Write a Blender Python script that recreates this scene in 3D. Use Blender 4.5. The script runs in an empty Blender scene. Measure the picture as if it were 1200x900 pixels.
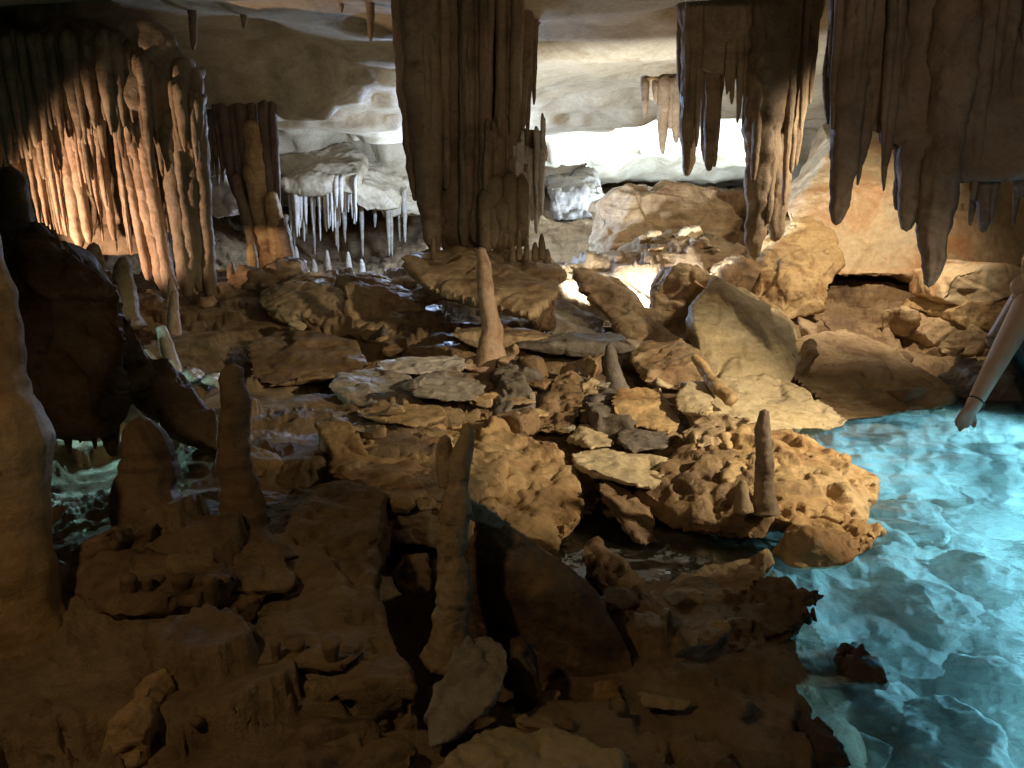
import bpy, bmesh, math, random
import numpy as np
from mathutils import Vector
random.seed(7)
rng = np.random.default_rng(7)
sc = bpy.context.scene
COL = sc.collection
R = math.radians

# ------------------------------------------------------------------ camera
CAM = np.array((0.0, 0.0, 1.0)); PITCH = math.atan(0.21); FPX = 1000.0
cd = bpy.data.cameras.new("camera"); cam = bpy.data.objects.new("camera", cd); COL.objects.link(cam)
cam.location = CAM; cam.rotation_euler = (math.pi/2 - PITCH, 0, 0)
cd.sensor_width = 36; cd.lens = 30; cd.clip_start = 0.02; cd.clip_end = 100
sc.camera = cam
# ------------------------------------------------------------------ world: a closed cave, next to no ambient
w = bpy.data.worlds.new("World"); sc.world = w; w.use_nodes = True
w.node_tree.nodes["Background"].inputs[0].default_value = (0.9, 0.75, 0.55, 1)
w.node_tree.nodes["Background"].inputs[1].default_value = 0.01
sc.view_settings.view_transform = 'Standard'; sc.view_settings.look = 'None'
sc.view_settings.gamma = 1; sc.view_settings.exposure = 0.0
sc.render.engine = 'CYCLES'
cy = sc.cycles
cy.use_denoising = True; cy.caustics_refractive = False; cy.max_bounces = 8; cy.diffuse_bounces = 4; cy.glossy_bounces = 3
cy.transmission_bounces = 6; cy.transparent_max_bounces = 8; cy.sample_clamp_indirect = 4.0

SP, CP = math.sin(PITCH), math.cos(PITCH)
def P(px, py, d):
    """photo pixel + distance along the viewing axis -> point in the cave"""
    u, v = (px-600)/FPX, (450-py)/FPX
    return np.array((CAM[0]+d*u, CAM[1]+d*(CP+v*SP), CAM[2]+d*(-SP+v*CP)))
def px2m(r, d): return r*d/FPX

# ------------------------------------------------------------------ lamps of the show cave and added fill lamps (all hidden behind rock or outside the view)
def lamp(name, loc, aim, power, col, size=0.04, cone=None, blend=0.5):
    ld = bpy.data.lights.new(name, 'SPOT' if cone else 'POINT')
    ld.energy = power; ld.color = col; ld.shadow_soft_size = size
    if cone: ld.spot_size = R(cone); ld.spot_blend = blend
    o = bpy.data.objects.new(name, ld); COL.objects.link(o); o.location = loc
    if cone: o.rotation_euler = (Vector(aim)-Vector(loc)).to_track_quat('-Z', 'Y').to_euler()
    return o
WARM = (1.0, 0.72, 0.42); WHITE = (0.90, 0.94, 1.0); COOL = (0.70, 0.80, 1.0)
lamp("key_lamp", (2.6, 2.0, 1.5), (0.95, 3.2, 0.22), 540, (1.0, 0.83, 0.57), 0.05, 58, 1.0)
lamp("crevice_lamp", P(732, 338, 5.75), P(735, 306, 6.4), 300, (0.86, 0.93, 1.0), 0.03, 140, 0.3)
lamp("back_chamber_lamp", P(790, 262, 9.6), P(740, 150, 10.6), 900, (0.56, 0.75, 1.0), 0.05, 150, 0.6)
lamp("left_chamber_lamp", P(535, 222, 8.2), None, 210, (0.48, 0.66, 1.0), 0.06)
lamp("curtain_lamp", P(-100, 335, 4.45), P(120, 240, 5.1), 165, (1.0, 0.69, 0.48), 0.03, 60, 0.35)
lamp("recess_lamp", P(95, 470, 3.35), None, 5.0, (0.50, 1.0, 0.88), 0.03)
lamp("wall_lamp", P(1125, 105, 4.75), P(930, 300, 5.9), 150, (1.0, 0.83, 0.60), 0.05, 120, 0.7)
lamp("roof_fill", P(650, 345, 5.6), P(760, 60, 7.0), 6, (1.0, 0.88, 0.68), 0.05, 120, 0.8)  # unseen uplight added to lift the dim ceiling
lamp("roof_fill_left", P(372, 326, 5.5), P(350, 80, 7.4), 7, (1.0, 0.92, 0.76), 0.12, 130, 0.8)  # second unseen uplight, added where the column shades the ceiling
lamp("shore_fill", (1.3, 1.12, -0.06), (0.95, 1.5, -0.3), 9, (0.24, 0.70, 0.9), 0.05, 140, 0.5)  # extra underwater fill added to brighten the dark shallows
lamp("pool_lamp", (2.5, 2.7, -0.08), (1.5, 2.5, -0.6), 120, (0.25, 0.70, 0.95), 0.06, 140, 0.3)
lamp("pool_lamp_near", (2.0, 1.55, -0.06), (1.35, 1.7, -0.6), 46, (0.27, 0.68, 0.95), 0.06, 130, 0.3)
lamp("pool_lamp_far", (2.6, 3.55, -0.08), (2.05, 3.5, -0.3), 70, (0.28, 0.72, 0.95), 0.06, 160, 0.4)
lamp("foreground_fill", (-0.95, 0.45, 1.65), (0.0, 1.95, 0.1), 18, (1.0, 0.70, 0.38), 0.05, 96, 0.9)  # added fill raking the dark foreground, stands for ambient light
lamp("front_fill", (0.9, -0.4, 1.7), (1.05, 3.6, 1.95), 120, (1.0, 0.74, 0.50), 0.2, 76, 0.9)  # added soft fill for the dark stalactites and column, in place of ambient

# ------------------------------------------------------------------ noise in numpy
def _h(ix, iy, iz, s):
    h = (ix.astype(np.uint32)*np.uint32(374761393) + iy.astype(np.uint32)*np.uint32(668265263)
         + iz.astype(np.uint32)*np.uint32(2147483647) + np.uint32((s*974634777) & 0xffffffff))
    h ^= h >> np.uint32(13); h *= np.uint32(1274126177); h ^= h >> np.uint32(16)
    h *= np.uint32(2246822519); h ^= h >> np.uint32(15)
    return h
def perlin(p, s=0):
    p = np.asarray(p, np.float64); fl = np.floor(p); f = (p-fl).astype(np.float32); i = fl.astype(np.int64)
    u = f*f*f*(f*(f*6-15)+10)
    out = np.zeros(len(p), np.float32)
    for dx in (0, 1):
        wx = u[:, 0] if dx else 1-u[:, 0]
        for dy in (0, 1):
            wy = u[:, 1] if dy else 1-u[:, 1]
            for dz in (0, 1):
                wz = u[:, 2] if dz else 1-u[:, 2]
                h = _h(i[:, 0]+dx, i[:, 1]+dy, i[:, 2]+dz, s)
                gx = (h & np.uint32(1023)).astype(np.float32)/511.5-1
                gy = ((h >> np.uint32(10)) & np.uint32(1023)).astype(np.float32)/511.5-1
                gz = ((h >> np.uint32(20)) & np.uint32(1023)).astype(np.float32)/511.5-1
                out += wx*wy*wz*(gx*(f[:, 0]-dx)+gy*(f[:, 1]-dy)+gz*(f[:, 2]-dz))
    return out
def fbm(p, o=4, s=0, gain=0.5, lac=2.03):
    a = 1.0; r = np.zeros(len(p), np.float32); q = np.array(p, np.float64)
    for k in range(o):
        r += a*perlin(q, s+k*17); a *= gain; q = q*lac+3.7
    return r
def ridged(p, o=4, s=0):
    a = 1.0; r = np.zeros(len(p), np.float32); q = np.array(p, np.float64)
    for k in range(o):
        r += a*(1-2*np.abs(perlin(q, s+k*31))*1.3); a *= 0.5; q = q*2.1+1.3
    return r-1.2
def sstep(x, a, b):
    t = np.clip((x-a)/(b-a), 0, 1); return t*t*(3-2*t)
def terrace(t, sharp=0.72):
    """staircase with steep risers: layered limestone"""
    fl = np.floor(t); f = t-fl
    return fl + sstep(f, sharp, 1.0)

# ------------------------------------------------------------------ materials
def new_mat(name):
    m = bpy.data.materials.new(name); m.use_nodes = True
    nt = m.node_tree; b = nt.nodes["Principled BSDF"]
    return m, nt, b
def rock_mat(name, main, alt, stain, rough=0.75, bump=0.5, scale=1.0, bed=0.5, spec=0.45, stain_lo=0.475, speck=0.65):
    m, nt, b = new_mat(name); N = nt.nodes.new; L = nt.links.new
    geo = N("ShaderNodeNewGeometry")
    mp = N("ShaderNodeMapping"); mp.inputs['Scale'].default_value = (scale, scale, scale); L(geo.outputs['Position'], mp.inputs[0])
    def noise(sc_, det, ro=0.6, vec=None, dist=0.0):
        n = N("ShaderNodeTexNoise"); n.inputs['Scale'].default_value = sc_; n.inputs['Detail'].default_value = det
        n.inputs['Roughness'].default_value = ro; n.inputs['Distortion'].default_value = dist
        L(vec or mp.outputs[0], n.inputs['Vector']); return n
    def ramp(src, a, bb, ca=(0, 0, 0, 1), cb=(1, 1, 1, 1)):
        r = N("ShaderNodeValToRGB"); r.color_ramp.elements[0].position = a; r.color_ramp.elements[1].position = bb
        r.color_ramp.elements[0].color = ca; r.color_ramp.elements[1].color = cb; L(src, r.inputs[0]); return r
    def mix(f, a, bb, mode='MIX'):
        x = N("ShaderNodeMix"); x.data_type = 'RGBA'; x.blend_type = mode
        if hasattr(f, 'links') or hasattr(f, 'is_linked'): L(f, x.inputs[0])
        else: x.inputs[0].default_value = f
        for k, v in ((6, a), (7, bb)):
            if isinstance(v, tuple): x.inputs[k].default_value = v+(1,) if len(v) == 3 else v
            else: L(v, x.inputs[k])
        return x.outputs[2]
    n1 = noise(3.2, 6, 0.62, dist=0.6); r1 = ramp(n1.outputs[0], 0.38, 0.64)
    c = mix(r1.outputs[0], main, alt)
    n2 = noise(2.6, 8, 0.70, dist=1.4); r2 = ramp(n2.outputs[0], stain_lo, stain_lo+0.16)
    c = mix(r2.outputs[0], c, stain)
    # bedding streaks
    mb = N("ShaderNodeMapping"); mb.inputs['Scale'].default_value = (1.6, 1.6, 22); mb.inputs['Rotation'].default_value = (0.12, -0.1, 0)
    L(geo.outputs['Position'], mb.inputs[0])
    n3 = noise(1.2*scale, 5, 0.6, mb.outputs[0], 0.5); r3 = ramp(n3.outputs[0], 0.36, 0.62, (0.62, 0.60, 0.57, 1), (1.15, 1.13, 1.1, 1))
    c = mix(bed, c, r3.outputs[0], 'MULTIPLY')
    n4 = noise(46, 8, 0.72); r4 = ramp(n4.outputs[0], 0.28, 0.70, (0.70, 0.68, 0.65, 1), (1.22, 1.2, 1.16, 1))
    c = mix(0.8, c, r4.outputs[0], 'MULTIPLY')
    # small dark mineral specks
    n5 = noise(17, 4, 0.6, dist=0.4); r5 = ramp(n5.outputs[0], 0.63, 0.72)
    c = mix(r5.outputs[0], c, mix(speck, c, (0.06, 0.04, 0.025)))
    L(c, b.inputs['Base Color'])
    rr = ramp(n1.outputs[0], 0.36, 0.62, (rough-0.36,)*3+(1,), (min(1, rough+0.12),)*3+(1,)); L(rr.outputs[0], b.inputs['Roughness'])
    b.inputs['Specular IOR Level'].default_value = spec
    nb = noise(22, 12, 0.70, dist=0.3); nb2 = noise(130, 8, 0.7)
    ad = N("ShaderNodeMath"); ad.operation = 'MULTIPLY_ADD'; L(nb2.outputs[0], ad.inputs[0]); ad.inputs[1].default_value = 0.28; L(nb.outputs[0], ad.inputs[2])
    ad2 = N("ShaderNodeMath"); ad2.operation = 'MULTIPLY_ADD'; L(n3.outputs[0], ad2.inputs[0]); ad2.inputs[1].default_value = 0.7*bed; L(ad.outputs[0], ad2.inputs[2])
    bp = N("ShaderNodeBump"); bp.inputs['Strength'].default_value = bump; bp.inputs['Distance'].default_value = 0.034
    L(ad2.outputs[0], bp.inputs['Height']); L(bp.outputs[0], b.inputs['Normal'])
    return m
M = {}
M['tan']   = rock_mat("limestone_tan",   (0.47, 0.36, 0.22), (0.39, 0.28, 0.165), (0.24, 0.145, 0.075))
M['ochre'] = rock_mat("limestone_ochre", (0.50, 0.365, 0.19), (0.42, 0.28, 0.13), (0.25, 0.135, 0.055))
M['pale']  = rock_mat("limestone_pale",  (0.56, 0.47, 0.31), (0.50, 0.40, 0.235), (0.33, 0.22, 0.10), stain_lo=0.56)
M['grey']  = rock_mat("limestone_grey",  (0.36, 0.34, 0.30), (0.30, 0.26, 0.205), (0.22, 0.16, 0.10))
M['slate'] = rock_mat("limestone_slate", (0.21, 0.19, 0.165), (0.15, 0.125, 0.10), (0.10, 0.08, 0.06))
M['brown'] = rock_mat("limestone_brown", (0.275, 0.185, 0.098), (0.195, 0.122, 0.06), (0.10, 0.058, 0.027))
M['rust']  = rock_mat("limestone_rust",  (0.54, 0.41, 0.25), (0.50, 0.42, 0.29), (0.42, 0.22, 0.10), bed=0.2, scale=0.45)
M['floor'] = rock_mat("cave_floor_rock", (0.36, 0.26, 0.15), (0.29, 0.20, 0.11), (0.17, 0.105, 0.052), bump=0.7)
M['ceil']  = rock_mat("cave_ceiling_rock", (0.42, 0.365, 0.265), (0.36, 0.30, 0.20), (0.27, 0.215, 0.135), bump=0.22, bed=0.0, scale=0.7, speck=0.0)
M['drip']  = rock_mat("dripstone_brown", (0.28, 0.205, 0.13), (0.22, 0.155, 0.095), (0.135, 0.088, 0.05), rough=0.7, bump=0.45, bed=0.2)
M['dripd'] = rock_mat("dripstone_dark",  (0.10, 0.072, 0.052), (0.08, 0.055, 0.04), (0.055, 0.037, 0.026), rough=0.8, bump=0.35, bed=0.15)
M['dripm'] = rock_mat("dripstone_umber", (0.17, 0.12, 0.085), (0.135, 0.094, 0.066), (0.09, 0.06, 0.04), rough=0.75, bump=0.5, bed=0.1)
M['driprose'] = rock_mat("dripstone_rose", (0.48, 0.34, 0.235), (0.41, 0.27, 0.175), (0.27, 0.155, 0.085), rough=0.6, bump=0.45, bed=0.1)
M['calcite'] = rock_mat("calcite_white", (0.60, 0.58, 0.55), (0.52, 0.48, 0.43), (0.36, 0.30, 0.24), rough=0.6, bump=0.35, bed=0.1)
M['bed']   = rock_mat("pool_bed_stone", (0.52, 0.52, 0.47), (0.40, 0.40, 0.36), (0.15, 0.145, 0.125), bump=0.5, scale=1.8, bed=0.0)

# ------------------------------------------------------------------ object helpers
def tag(o, label=None, cat=None, group=None, kind=None):
    if label: o["label"] = label
    if cat: o["category"] = cat
    if group: o["group"] = group
    if kind: o["kind"] = kind
    return o
def empty(name, loc, label, cat, group=None):
    o = bpy.data.objects.new(name, None); COL.objects.link(o); o.location = tuple(loc); o.empty_display_size = 0.1
    return tag(o, label, cat, group)
def mesh_obj(name, V, F, mat, parent=None, smooth=True):
    V = np.asarray(V, np.float64)
    if parent is not None:
        q = parent; org = np.zeros(3)
        while q is not None: org += np.array(q.location); q = q.parent
        loc = np.zeros(3)
    else:
        org = np.array(((V[:, 0].min()+V[:, 0].max())/2, (V[:, 1].min()+V[:, 1].max())/2, V[:, 2].min())); loc = org
    me = bpy.data.meshes.new(name)
    if isinstance(F, np.ndarray):
        n = len(F); k = F.shape[1]
        me.vertices.add(len(V)); me.vertices.foreach_set("co", (V-org).astype(np.float32).ravel())
        me.loops.add(n*k); me.loops.foreach_set("vertex_index", F.astype(np.int32).ravel())
        me.polygons.add(n); me.polygons.foreach_set("loop_start", np.arange(0, n*k, k, dtype=np.int32))
        me.update(calc_edges=True)
    else:
        me.from_pydata((V-org).tolist(), [], F)
    me.polygons.foreach_set("use_smooth", np.full(len(me.polygons), smooth))
    if mat is not None: me.materials.append(M[mat] if isinstance(mat, str) else mat)
    o = bpy.data.objects.new(name, me); COL.objects.link(o); o.location = loc
    if parent is not None: o.parent = parent
    return o
def vnormals(V, F):
    a, b, c = V[F[:, 0]], V[F[:, 1]], V[F[:, 2]]
    if F.shape[1] == 4:
        fn = np.cross(V[F[:, 2]]-a, V[F[:, 3]]-b)
    else: fn = np.cross(b-a, c-a)
    n = np.zeros_like(V)
    for k in range(F.shape[1]): np.add.at(n, F[:, k], fn)
    return n/np.maximum(np.linalg.norm(n, axis=1, keepdims=True), 1e-12)

def remesh_hulls(hulls, vox):
    bm = bmesh.new()
    for pts in hulls:
        b2 = bmesh.new()
        vs = [b2.verts.new(tuple(p)) for p in pts]
        res = bmesh.ops.convex_hull(b2, input=vs)
        bad = [g for g in res['geom_interior'] if isinstance(g, bmesh.types.BMVert)] + [g for g in res['geom_unused'] if isinstance(g, bmesh.types.BMVert)]
        if bad: bmesh.ops.delete(b2, geom=list(set(bad)), context='VERTS')
        bmesh.ops.recalc_face_normals(b2, faces=b2.faces)
        t = bpy.data.meshes.new("t"); b2.to_mesh(t); b2.free(); bm.from_mesh(t); bpy.data.meshes.remove(t)
    me = bpy.data.meshes.new("t"); bm.to_mesh(me); bm.free()
    o = bpy.data.objects.new("t", me); COL.objects.link(o)
    md = o.modifiers.new("r", 'REMESH'); md.mode = 'VOXEL'; md.voxel_size = vox; md.use_smooth_shade = True
    dg = bpy.context.evaluated_depsgraph_get(); ev = o.evaluated_get(dg); m2 = ev.to_mesh()
    V = np.empty(len(m2.vertices)*3, np.float32); m2.vertices.foreach_get("co", V); V = V.reshape(-1, 3).astype(np.float64)
    F = np.empty(len(m2.loops), np.int32); m2.loops.foreach_get("vertex_index", F); F = F.reshape(-1, 4)
    ev.to_mesh_clear(); bpy.data.objects.remove(o); bpy.data.meshes.remove(me)
    return V, F
SEED = [100]
def rock_verts(hulls, vox, lump=1.0, strata=0.6, rough=1.0, chips=14, tilt=(0.1, -0.08), karst=0.0, facet=1.0):
    SEED[0] += 7; s = SEED[0]; rs = np.random.default_rng(s)
    V, F = remesh_hulls(hulls, vox)
    ctr = V.mean(0); ext = V.max(0)-V.min(0); L = float(np.sort(ext)[1:].mean()); Lm = float(ext.min())
    # corners knocked off along random flat cuts
    for k in range(chips):
        n = rs.normal(size=3); n /= np.linalg.norm(n)
        t = (V-ctr)@n; off = t.max()*rs.uniform(0.86, 0.97)
        dd = np.maximum(t-off, 0); V -= dd[:, None]*n*0.92
    N_ = vnormals(V, F)
    q = V/L+s*0.37
    d = lump*Lm*0.085*fbm(q*2.4, 3, s) + lump*Lm*0.016*ridged(q*5.0, 3, s+5)
    # broken facets: patches of the surface split along planes of their own
    for K, am in ((26, 0.085), (110, 0.034)):
        c = V[rs.integers(0, len(V), K)]; gk = rs.normal(size=(K, 3)); hk = rs.normal(size=K)*0.35
        W = V+0.10*L*np.stack([fbm(q*3+k*5.3, 2, s+k) for k in range(3)], 1)
        off = np.zeros(len(V))
        sc_ = L*0.9/math.sqrt(K)
        Wf = W.astype(np.float32); cf = c.astype(np.float32); gf = gk.astype(np.float32); Vf = V.astype(np.float32)
        D2 = np.sqrt(np.maximum((Wf**2).sum(1)[:, None]+(cf**2).sum(1)[None]-2*Wf@cf.T, 0))
        D2 -= D2.min(1, keepdims=True); wgt = np.exp(-D2/(0.035*sc_))
        pl = np.clip(hk[None].astype(np.float32)*0.6+(Vf@gf.T-(cf*gf).sum(1)[None])*(0.45/sc_), -1, 1)
        off = (wgt*pl).sum(1)/wgt.sum(1)
        d = d+facet*am*min(Lm, 0.5*L)*off
    V = V+N_*d[:, None]
    if strata > 0:
        zz = V[:, 2]+tilt[0]*V[:, 0]+tilt[1]*V[:, 1]
        lay = max(0.018, 0.085*L)
        t = zz/lay + 1.3*fbm(q*1.5, 3, s+9)
        amp = strata*lay*0.42*sstep(fbm(q*2.2, 2, s+3), -0.2, 0.45)
        f = t-np.floor(t)
        saw = f-sstep(f, 0.80, 1.0)-0.4
        hn = N_.copy(); hn[:, 2] *= 0.25
        V = V+hn*(saw*amp)[:, None]
    if karst > 0:
        kk = sstep(fbm(V*16, 3, s+21), 0.16, 0.5)
        kk = kk+1.3*sstep(fbm(V*6.5, 3, s+25), 0.22, 0.42)
        V = V-N_*(kk*karst)[:, None]
    V = V+N_*(rough*(0.007*fbm(V*16, 4, s+2)+0.0016*fbm(V*70, 2, s+4)))[:, None]
    return V, F
def rock(name, hulls, mat, label=None, cat=None, group=None, parent=None, vox=None, d=3.0, **kw):
    V, F = rock_verts(hulls, vox or max(0.0055, d*0.0028), **kw)
    o = mesh_obj(name, V, F, mat, parent)
    return tag(o, label, cat, group, 'thing' if cat else None)
def block(front, d, depth, drop=0.0, spread=0.9, lift=0.0):
    """front outline [(px,py[,d])...] given its own distance d, real thickness 'depth' going back into the cave"""
    A = [P(p[0], p[1], p[2] if len(p) > 2 else d) for p in front]
    c = np.mean(A, 0)
    Bk = [c+(a-c)*spread+np.array((0, depth, lift-drop)) for a in A]
    return A+Bk

def tube(path, radii, seg=16, step=0.02, noise=0.12, seed=0, fr=1.0, ribs=0.0, ringy=0.0, cap=True, zs=0.45):
    path = np.asarray(path, float); radii = np.asarray(radii, float)
    sl = np.r_[0, np.cumsum(np.linalg.norm(np.diff(path, axis=0), axis=1))]
    n = int(max(6, min(110, sl[-1]/step)))
    t = np.linspace(0, sl[-1], n)
    C = np.stack([np.interp(t, sl, path[:, k]) for k in range(3)], 1); r = np.interp(t, sl, radii)
    for _ in range(2):
        C[1:-1] = (C[:-2]+2*C[1:-1]+C[2:])/4; r[1:-1] = (r[:-2]+2*r[1:-1]+r[2:])/4
    T = np.gradient(C, axis=0); T /= np.linalg.norm(T, axis=1, keepdims=True)
    up = np.array((0, 1.0, 0)) if abs(T[:, 1]).mean() < 0.7 else np.array((1.0, 0, 0))
    X = np.cross(T, up); X /= np.linalg.norm(X, axis=1, keepdims=True); Y = np.cross(T, X)
    rm = max(radii.max(), 0.004)
    wob = 0.22*rm*np.stack([fbm(np.c_[t*6+seed, t*0, t*0+k*9.1], 3, seed) for k in range(3)], 1); wob[0] = 0
    C = C+wob*min(1, noise*6)
    a = np.linspace(0, 2*np.pi, seg, endpoint=False)
    ring = np.cos(a)[None, :, None]*X[:, None, :]+np.sin(a)[None, :, None]*Y[:, None, :]
    base = C[:, None, :]+ring*r[:, None, None]
    q = base.reshape(-1, 3)
    nz = noise*(fbm(q*np.array((1, 1, zs))*(0.55/rm)*fr+seed*1.7, 4, seed)*1.5+0.55*fbm(q*np.array((1, 1, 0.7))*(2.4/rm)*fr, 2, seed+1))
    if ribs: nz = nz+ribs*ridged(np.c_[np.tile(np.cos(a)*1.6, n)+seed, np.tile(np.sin(a)*1.6, n), np.repeat(t*0.5/rm*0.12, seg)], 2, seed)
    if ringy: nz = nz+ringy*np.repeat(fbm(np.c_[t*38, t*0+seed, t*0], 3, seed+3), seg)
    rr = (np.repeat(r, seg)*(1+nz)).reshape(n, seg)
    V = (C[:, None, :]+ring*rr[:, :, None]).reshape(-1, 3)
    i = np.arange((n-1)*seg); j = i//seg; k = i % seg; k2 = (k+1) % seg
    F = np.stack([j*seg+k, j*seg+k2, (j+1)*seg+k2, (j+1)*seg+k], 1)
    if cap:
        ends = []
        for e, tt, sgn in ((n-1, C[-1]+T[-1]*r[-1]*0.6, 1), (0, C[0]-T[0]*r[0]*0.3, -1)):
            V = np.vstack([V, tt[None]]); ci = len(V)-1
            kk = np.arange(seg); k2 = (kk+1) % seg
            q4 = np.stack([e*seg+kk, e*seg+k2, np.full(seg, ci), np.full(seg, ci)], 1)
            ends.append((q4, sgn))
        tri = []
        for q4, sgn in ends:
            f3 = q4[:, :3] if sgn > 0 else q4[:, [1, 0, 2]]
            tri += f3.tolist()
        return V, F.tolist()+tri
    return V, F
def stal(name, path, radii, mat, parent=None, label=None, cat=None, group=None, **kw):
    SEED[0] += 3; kw.setdefault('seed', SEED[0])
    V, F = tube(path, radii, **kw)
    return tag(mesh_obj(name, V, F, mat, parent), label, cat, group)
def hang(parent, d, x0, y0, x1, y1, r0, r1, mat='drip', name="stalactite", zroot=None, root=True, **kw):
    """a dripstone from (x0,y0) down to its tip (x1,y1), all at distance d"""
    a, b = P(x0, y0, d), P(x1, y1, d); b[1] = a[1]+(b[1]-a[1])*0.15
    pts = [a, a+(b-a)*0.35, a+(b-a)*0.7, a+(b-a)*0.93, b]
    rr = [px2m(r0, d), px2m(r0*0.86+r1*0.14, d), px2m(r0*0.5+r1*0.5, d), px2m(r1*1.05+r0*0.08, d), px2m(r1*0.6, d)]
    if root and not zroot and y1 > y0: pts = [a+np.array((0, 0.14, 0.05))]+pts; rr = [rr[0]*0.45]+rr
    if zroot: pts = [np.array((a[0], a[1], zroot))]+pts; rr = [rr[0]*1.15]+rr
    return stal(name, pts, rr, mat, parent, **kw)

# ------------------------------------------------------------------ the cave: floor and roof as two closed sheets
class RBF:
    def __init__(s, pts, c=0.12, smooth=0.02):
        s.p = np.asarray(pts, float); X = s.p[:, :2]; s.c = c
        D = np.sqrt(((X[:, None]-X[None])**2).sum(-1)+c*c)
        n = len(X); A = np.zeros((n+1, n+1)); A[:n, :n] = D-np.eye(n)*smooth; A[:n, n] = A[n, :n] = 1
        s.w = np.linalg.solve(A, np.r_[s.p[:, 2], 0])
    def __call__(s, x, y):
        sh = x.shape; x = x.ravel(); y = y.ravel(); out = np.zeros(len(x))
        for i in range(0, len(x), 40000):
            D = np.sqrt((x[i:i+40000, None]-s.p[None, :, 0])**2+(y[i:i+40000, None]-s.p[None, :, 1])**2+s.c**2)
            out[i:i+40000] = D@s.w[:-1]+s.w[-1]
        return out.reshape(sh)
FL = [(0,850,1.35),(150,850,1.4),(300,880,1.35),(400,870,1.42),(150,730,1.65),(300,745,1.6),(330,775,1.57),(300,660,1.9),(300,620,2.05),
 (120,620,2.1),(60,560,2.9),(130,560,2.9),(250,560,2.6),(350,560,2.6),(440,545,2.75),(300,480,3.3),(420,490,3.1),(250,450,3.7),(-60,480,3.3),
 (480,450,3.5),(380,448,4.0),(300,448,4.0),(430,417,4.5),(520,412,4.4),(600,430,4.0),(620,390,4.6),(300,397,4.8),(400,345,5.3),(200,390,4.4),
 (100,410,4.4),(0,410,4.4),(100,340,5.2),(0,340,5.2),(240,340,5.5),(330,322,6.5),(420,325,6.5),(480,325,7),(560,300,6.5),(640,312,6.3),
 (660,315,6.8),(760,277,7.6),(850,282,7.4),(700,302,6.8),(728,348,6.0),(738,372,5.75),(700,375,5.4),(640,372,5.2),(790,308,6.4),
 (860,300,6.5),(830,355,5.5),(800,400,4.9),(720,410,4.7),(750,440,4.2),(850,440,4.2),(660,465,3.8),(700,505,3.4),(790,495,3.5),(900,475,3.8),
 (850,530,3.2),(740,565,3.1),(690,645,2.6),(800,655,2.55),(850,705,2.15),(780,705,2.15),(700,705,2.2),(640,725,2.1),(600,845,1.62),(700,845,1.62),(620,885,1.45),(760,800,1.77),(800,865,1.62),(850,805,1.74),(880,865,1.58),(905,790,1.80),(925,860,1.62),(900,900,1.48),
 (940,475,4.15),(1000,482,4.2),(1080,484,4.25),(1150,484,4.25),(1000,420,5),(1100,430,5),(1200,440,4.9),(1000,370,6),(1100,370,6),(1200,370,6),(900,350,6),
 (510,290,8.9),(300,290,9),(750,255,10),(600,262,10),(900,300,8),(1100,330,8),(500,560,2.75),(560,470,3.5),(620,560,2.9)]
fpts = [P(*t) for t in FL]
def at0(px, d, z): q = P(px, 300, d); return (q[0], q[1], z)
fpts += [at0(400,7.8,.0),at0(400,9,.0),at0(450,8.4,.05),at0(350,8.4,.1),at0(670,8.2,.1),at0(665,9,.1),at0(400,10.6,.3),(-.21,1.9,-.3),(-.25,2.15,-.3),(-.16,1.65,-.22),(-.1,2.25,-.22),(-.38,1.75,-.28),(-.42,2.0,-.28),(-.4,2.2,-.2),(-.3,1.6,-.2),(-.05,1.95,-.2),(1.0,1.6,-.3),(1.5,1.6,-.6),(1.4,2.2,-.55),(1.65,2.8,-.55),(1.5,3.35,-.4),(2.0,3.5,-.45),(2.5,3.0,-.7),(2.5,2.0,-.7),(1,.8,-.3),
 (2,.5,-.4),(.6,1.2,-.12),(.5,.5,-.2),(0,.3,-.15),(-1,.4,.1),(3.5,3.4,-.3),(1.22,2.6,-.26),(1.05,2.05,-.2),(3.5,1,-.4),(-.9,1.0,.2),
 (-4,2,.5),(-4,5,.7),(-5,8,.8),(5,6,.5),(5,2,-.2),(6,9,.8),(-6,0,.6),(0,13,1.3),(-4,12,1.2),(4,12,1.2),(0,-3,.0),(-3,-3,.3),(3,-3,.0),(3.2,4.6,.1),(4,5.2,.2)]
floor_f = RBF(fpts)
CL = [(700,60,5.8),(700,110,7.4),(620,0,5.0),(900,0,5.0),(300,20,5.3),(700,150,9),(850,130,8.2),(950,150,8.5),(620,160,9),(740,140,9.3),(300,120,8),(250,147,8.2),
 (400,150,8.5),(470,168,8.5),(540,160,8.8),(400,190,10),(340,213,10),(420,232,10.3),(480,236,10.3),(700,180,10.5),(760,200,11.5),(650,212,11),(850,200,11),
 (250,136,7.0),(325,142,7.1),(285,75,6.2),(290,20,5.6),(1100,100,7),(1200,60,6),(1100,190,7.4),(560,210,10.5),(960,190,9.5)]
cpts = [P(*t) for t in CL]
def at(px, d, z): q = P(px, 300, d); return (q[0], q[1], z)
cpts += [at(400,9.2,2.1),at(330,9.2,1.9),at(470,9.2,2.0),at(700,9.7,2.0),at(780,9.9,2.0),at(840,9.9,1.9),at(640,9.7,1.85),at(400,11.6,1.0),at(480,11.6,1.0),at(320,11.3,1.0),
 (0,0,2.45),(2,2,2.4),(-2,2,2.4),(0,3,2.3),(0,5,2.2),(2,4,2.25),(-2,4,2.25),(-3,6,2.1),(3,6,2.1),(4,8,1.7),(-4,8,1.7),(-6,3,1.6),(6,3,1.8),(-6,8,1.0),(6,8,1.0),
 (0,14,1.0),(3,-3,2.3),(-3,-3,2.3),(0,-3,2.5)]
ceil_f = RBF(cpts)
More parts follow.
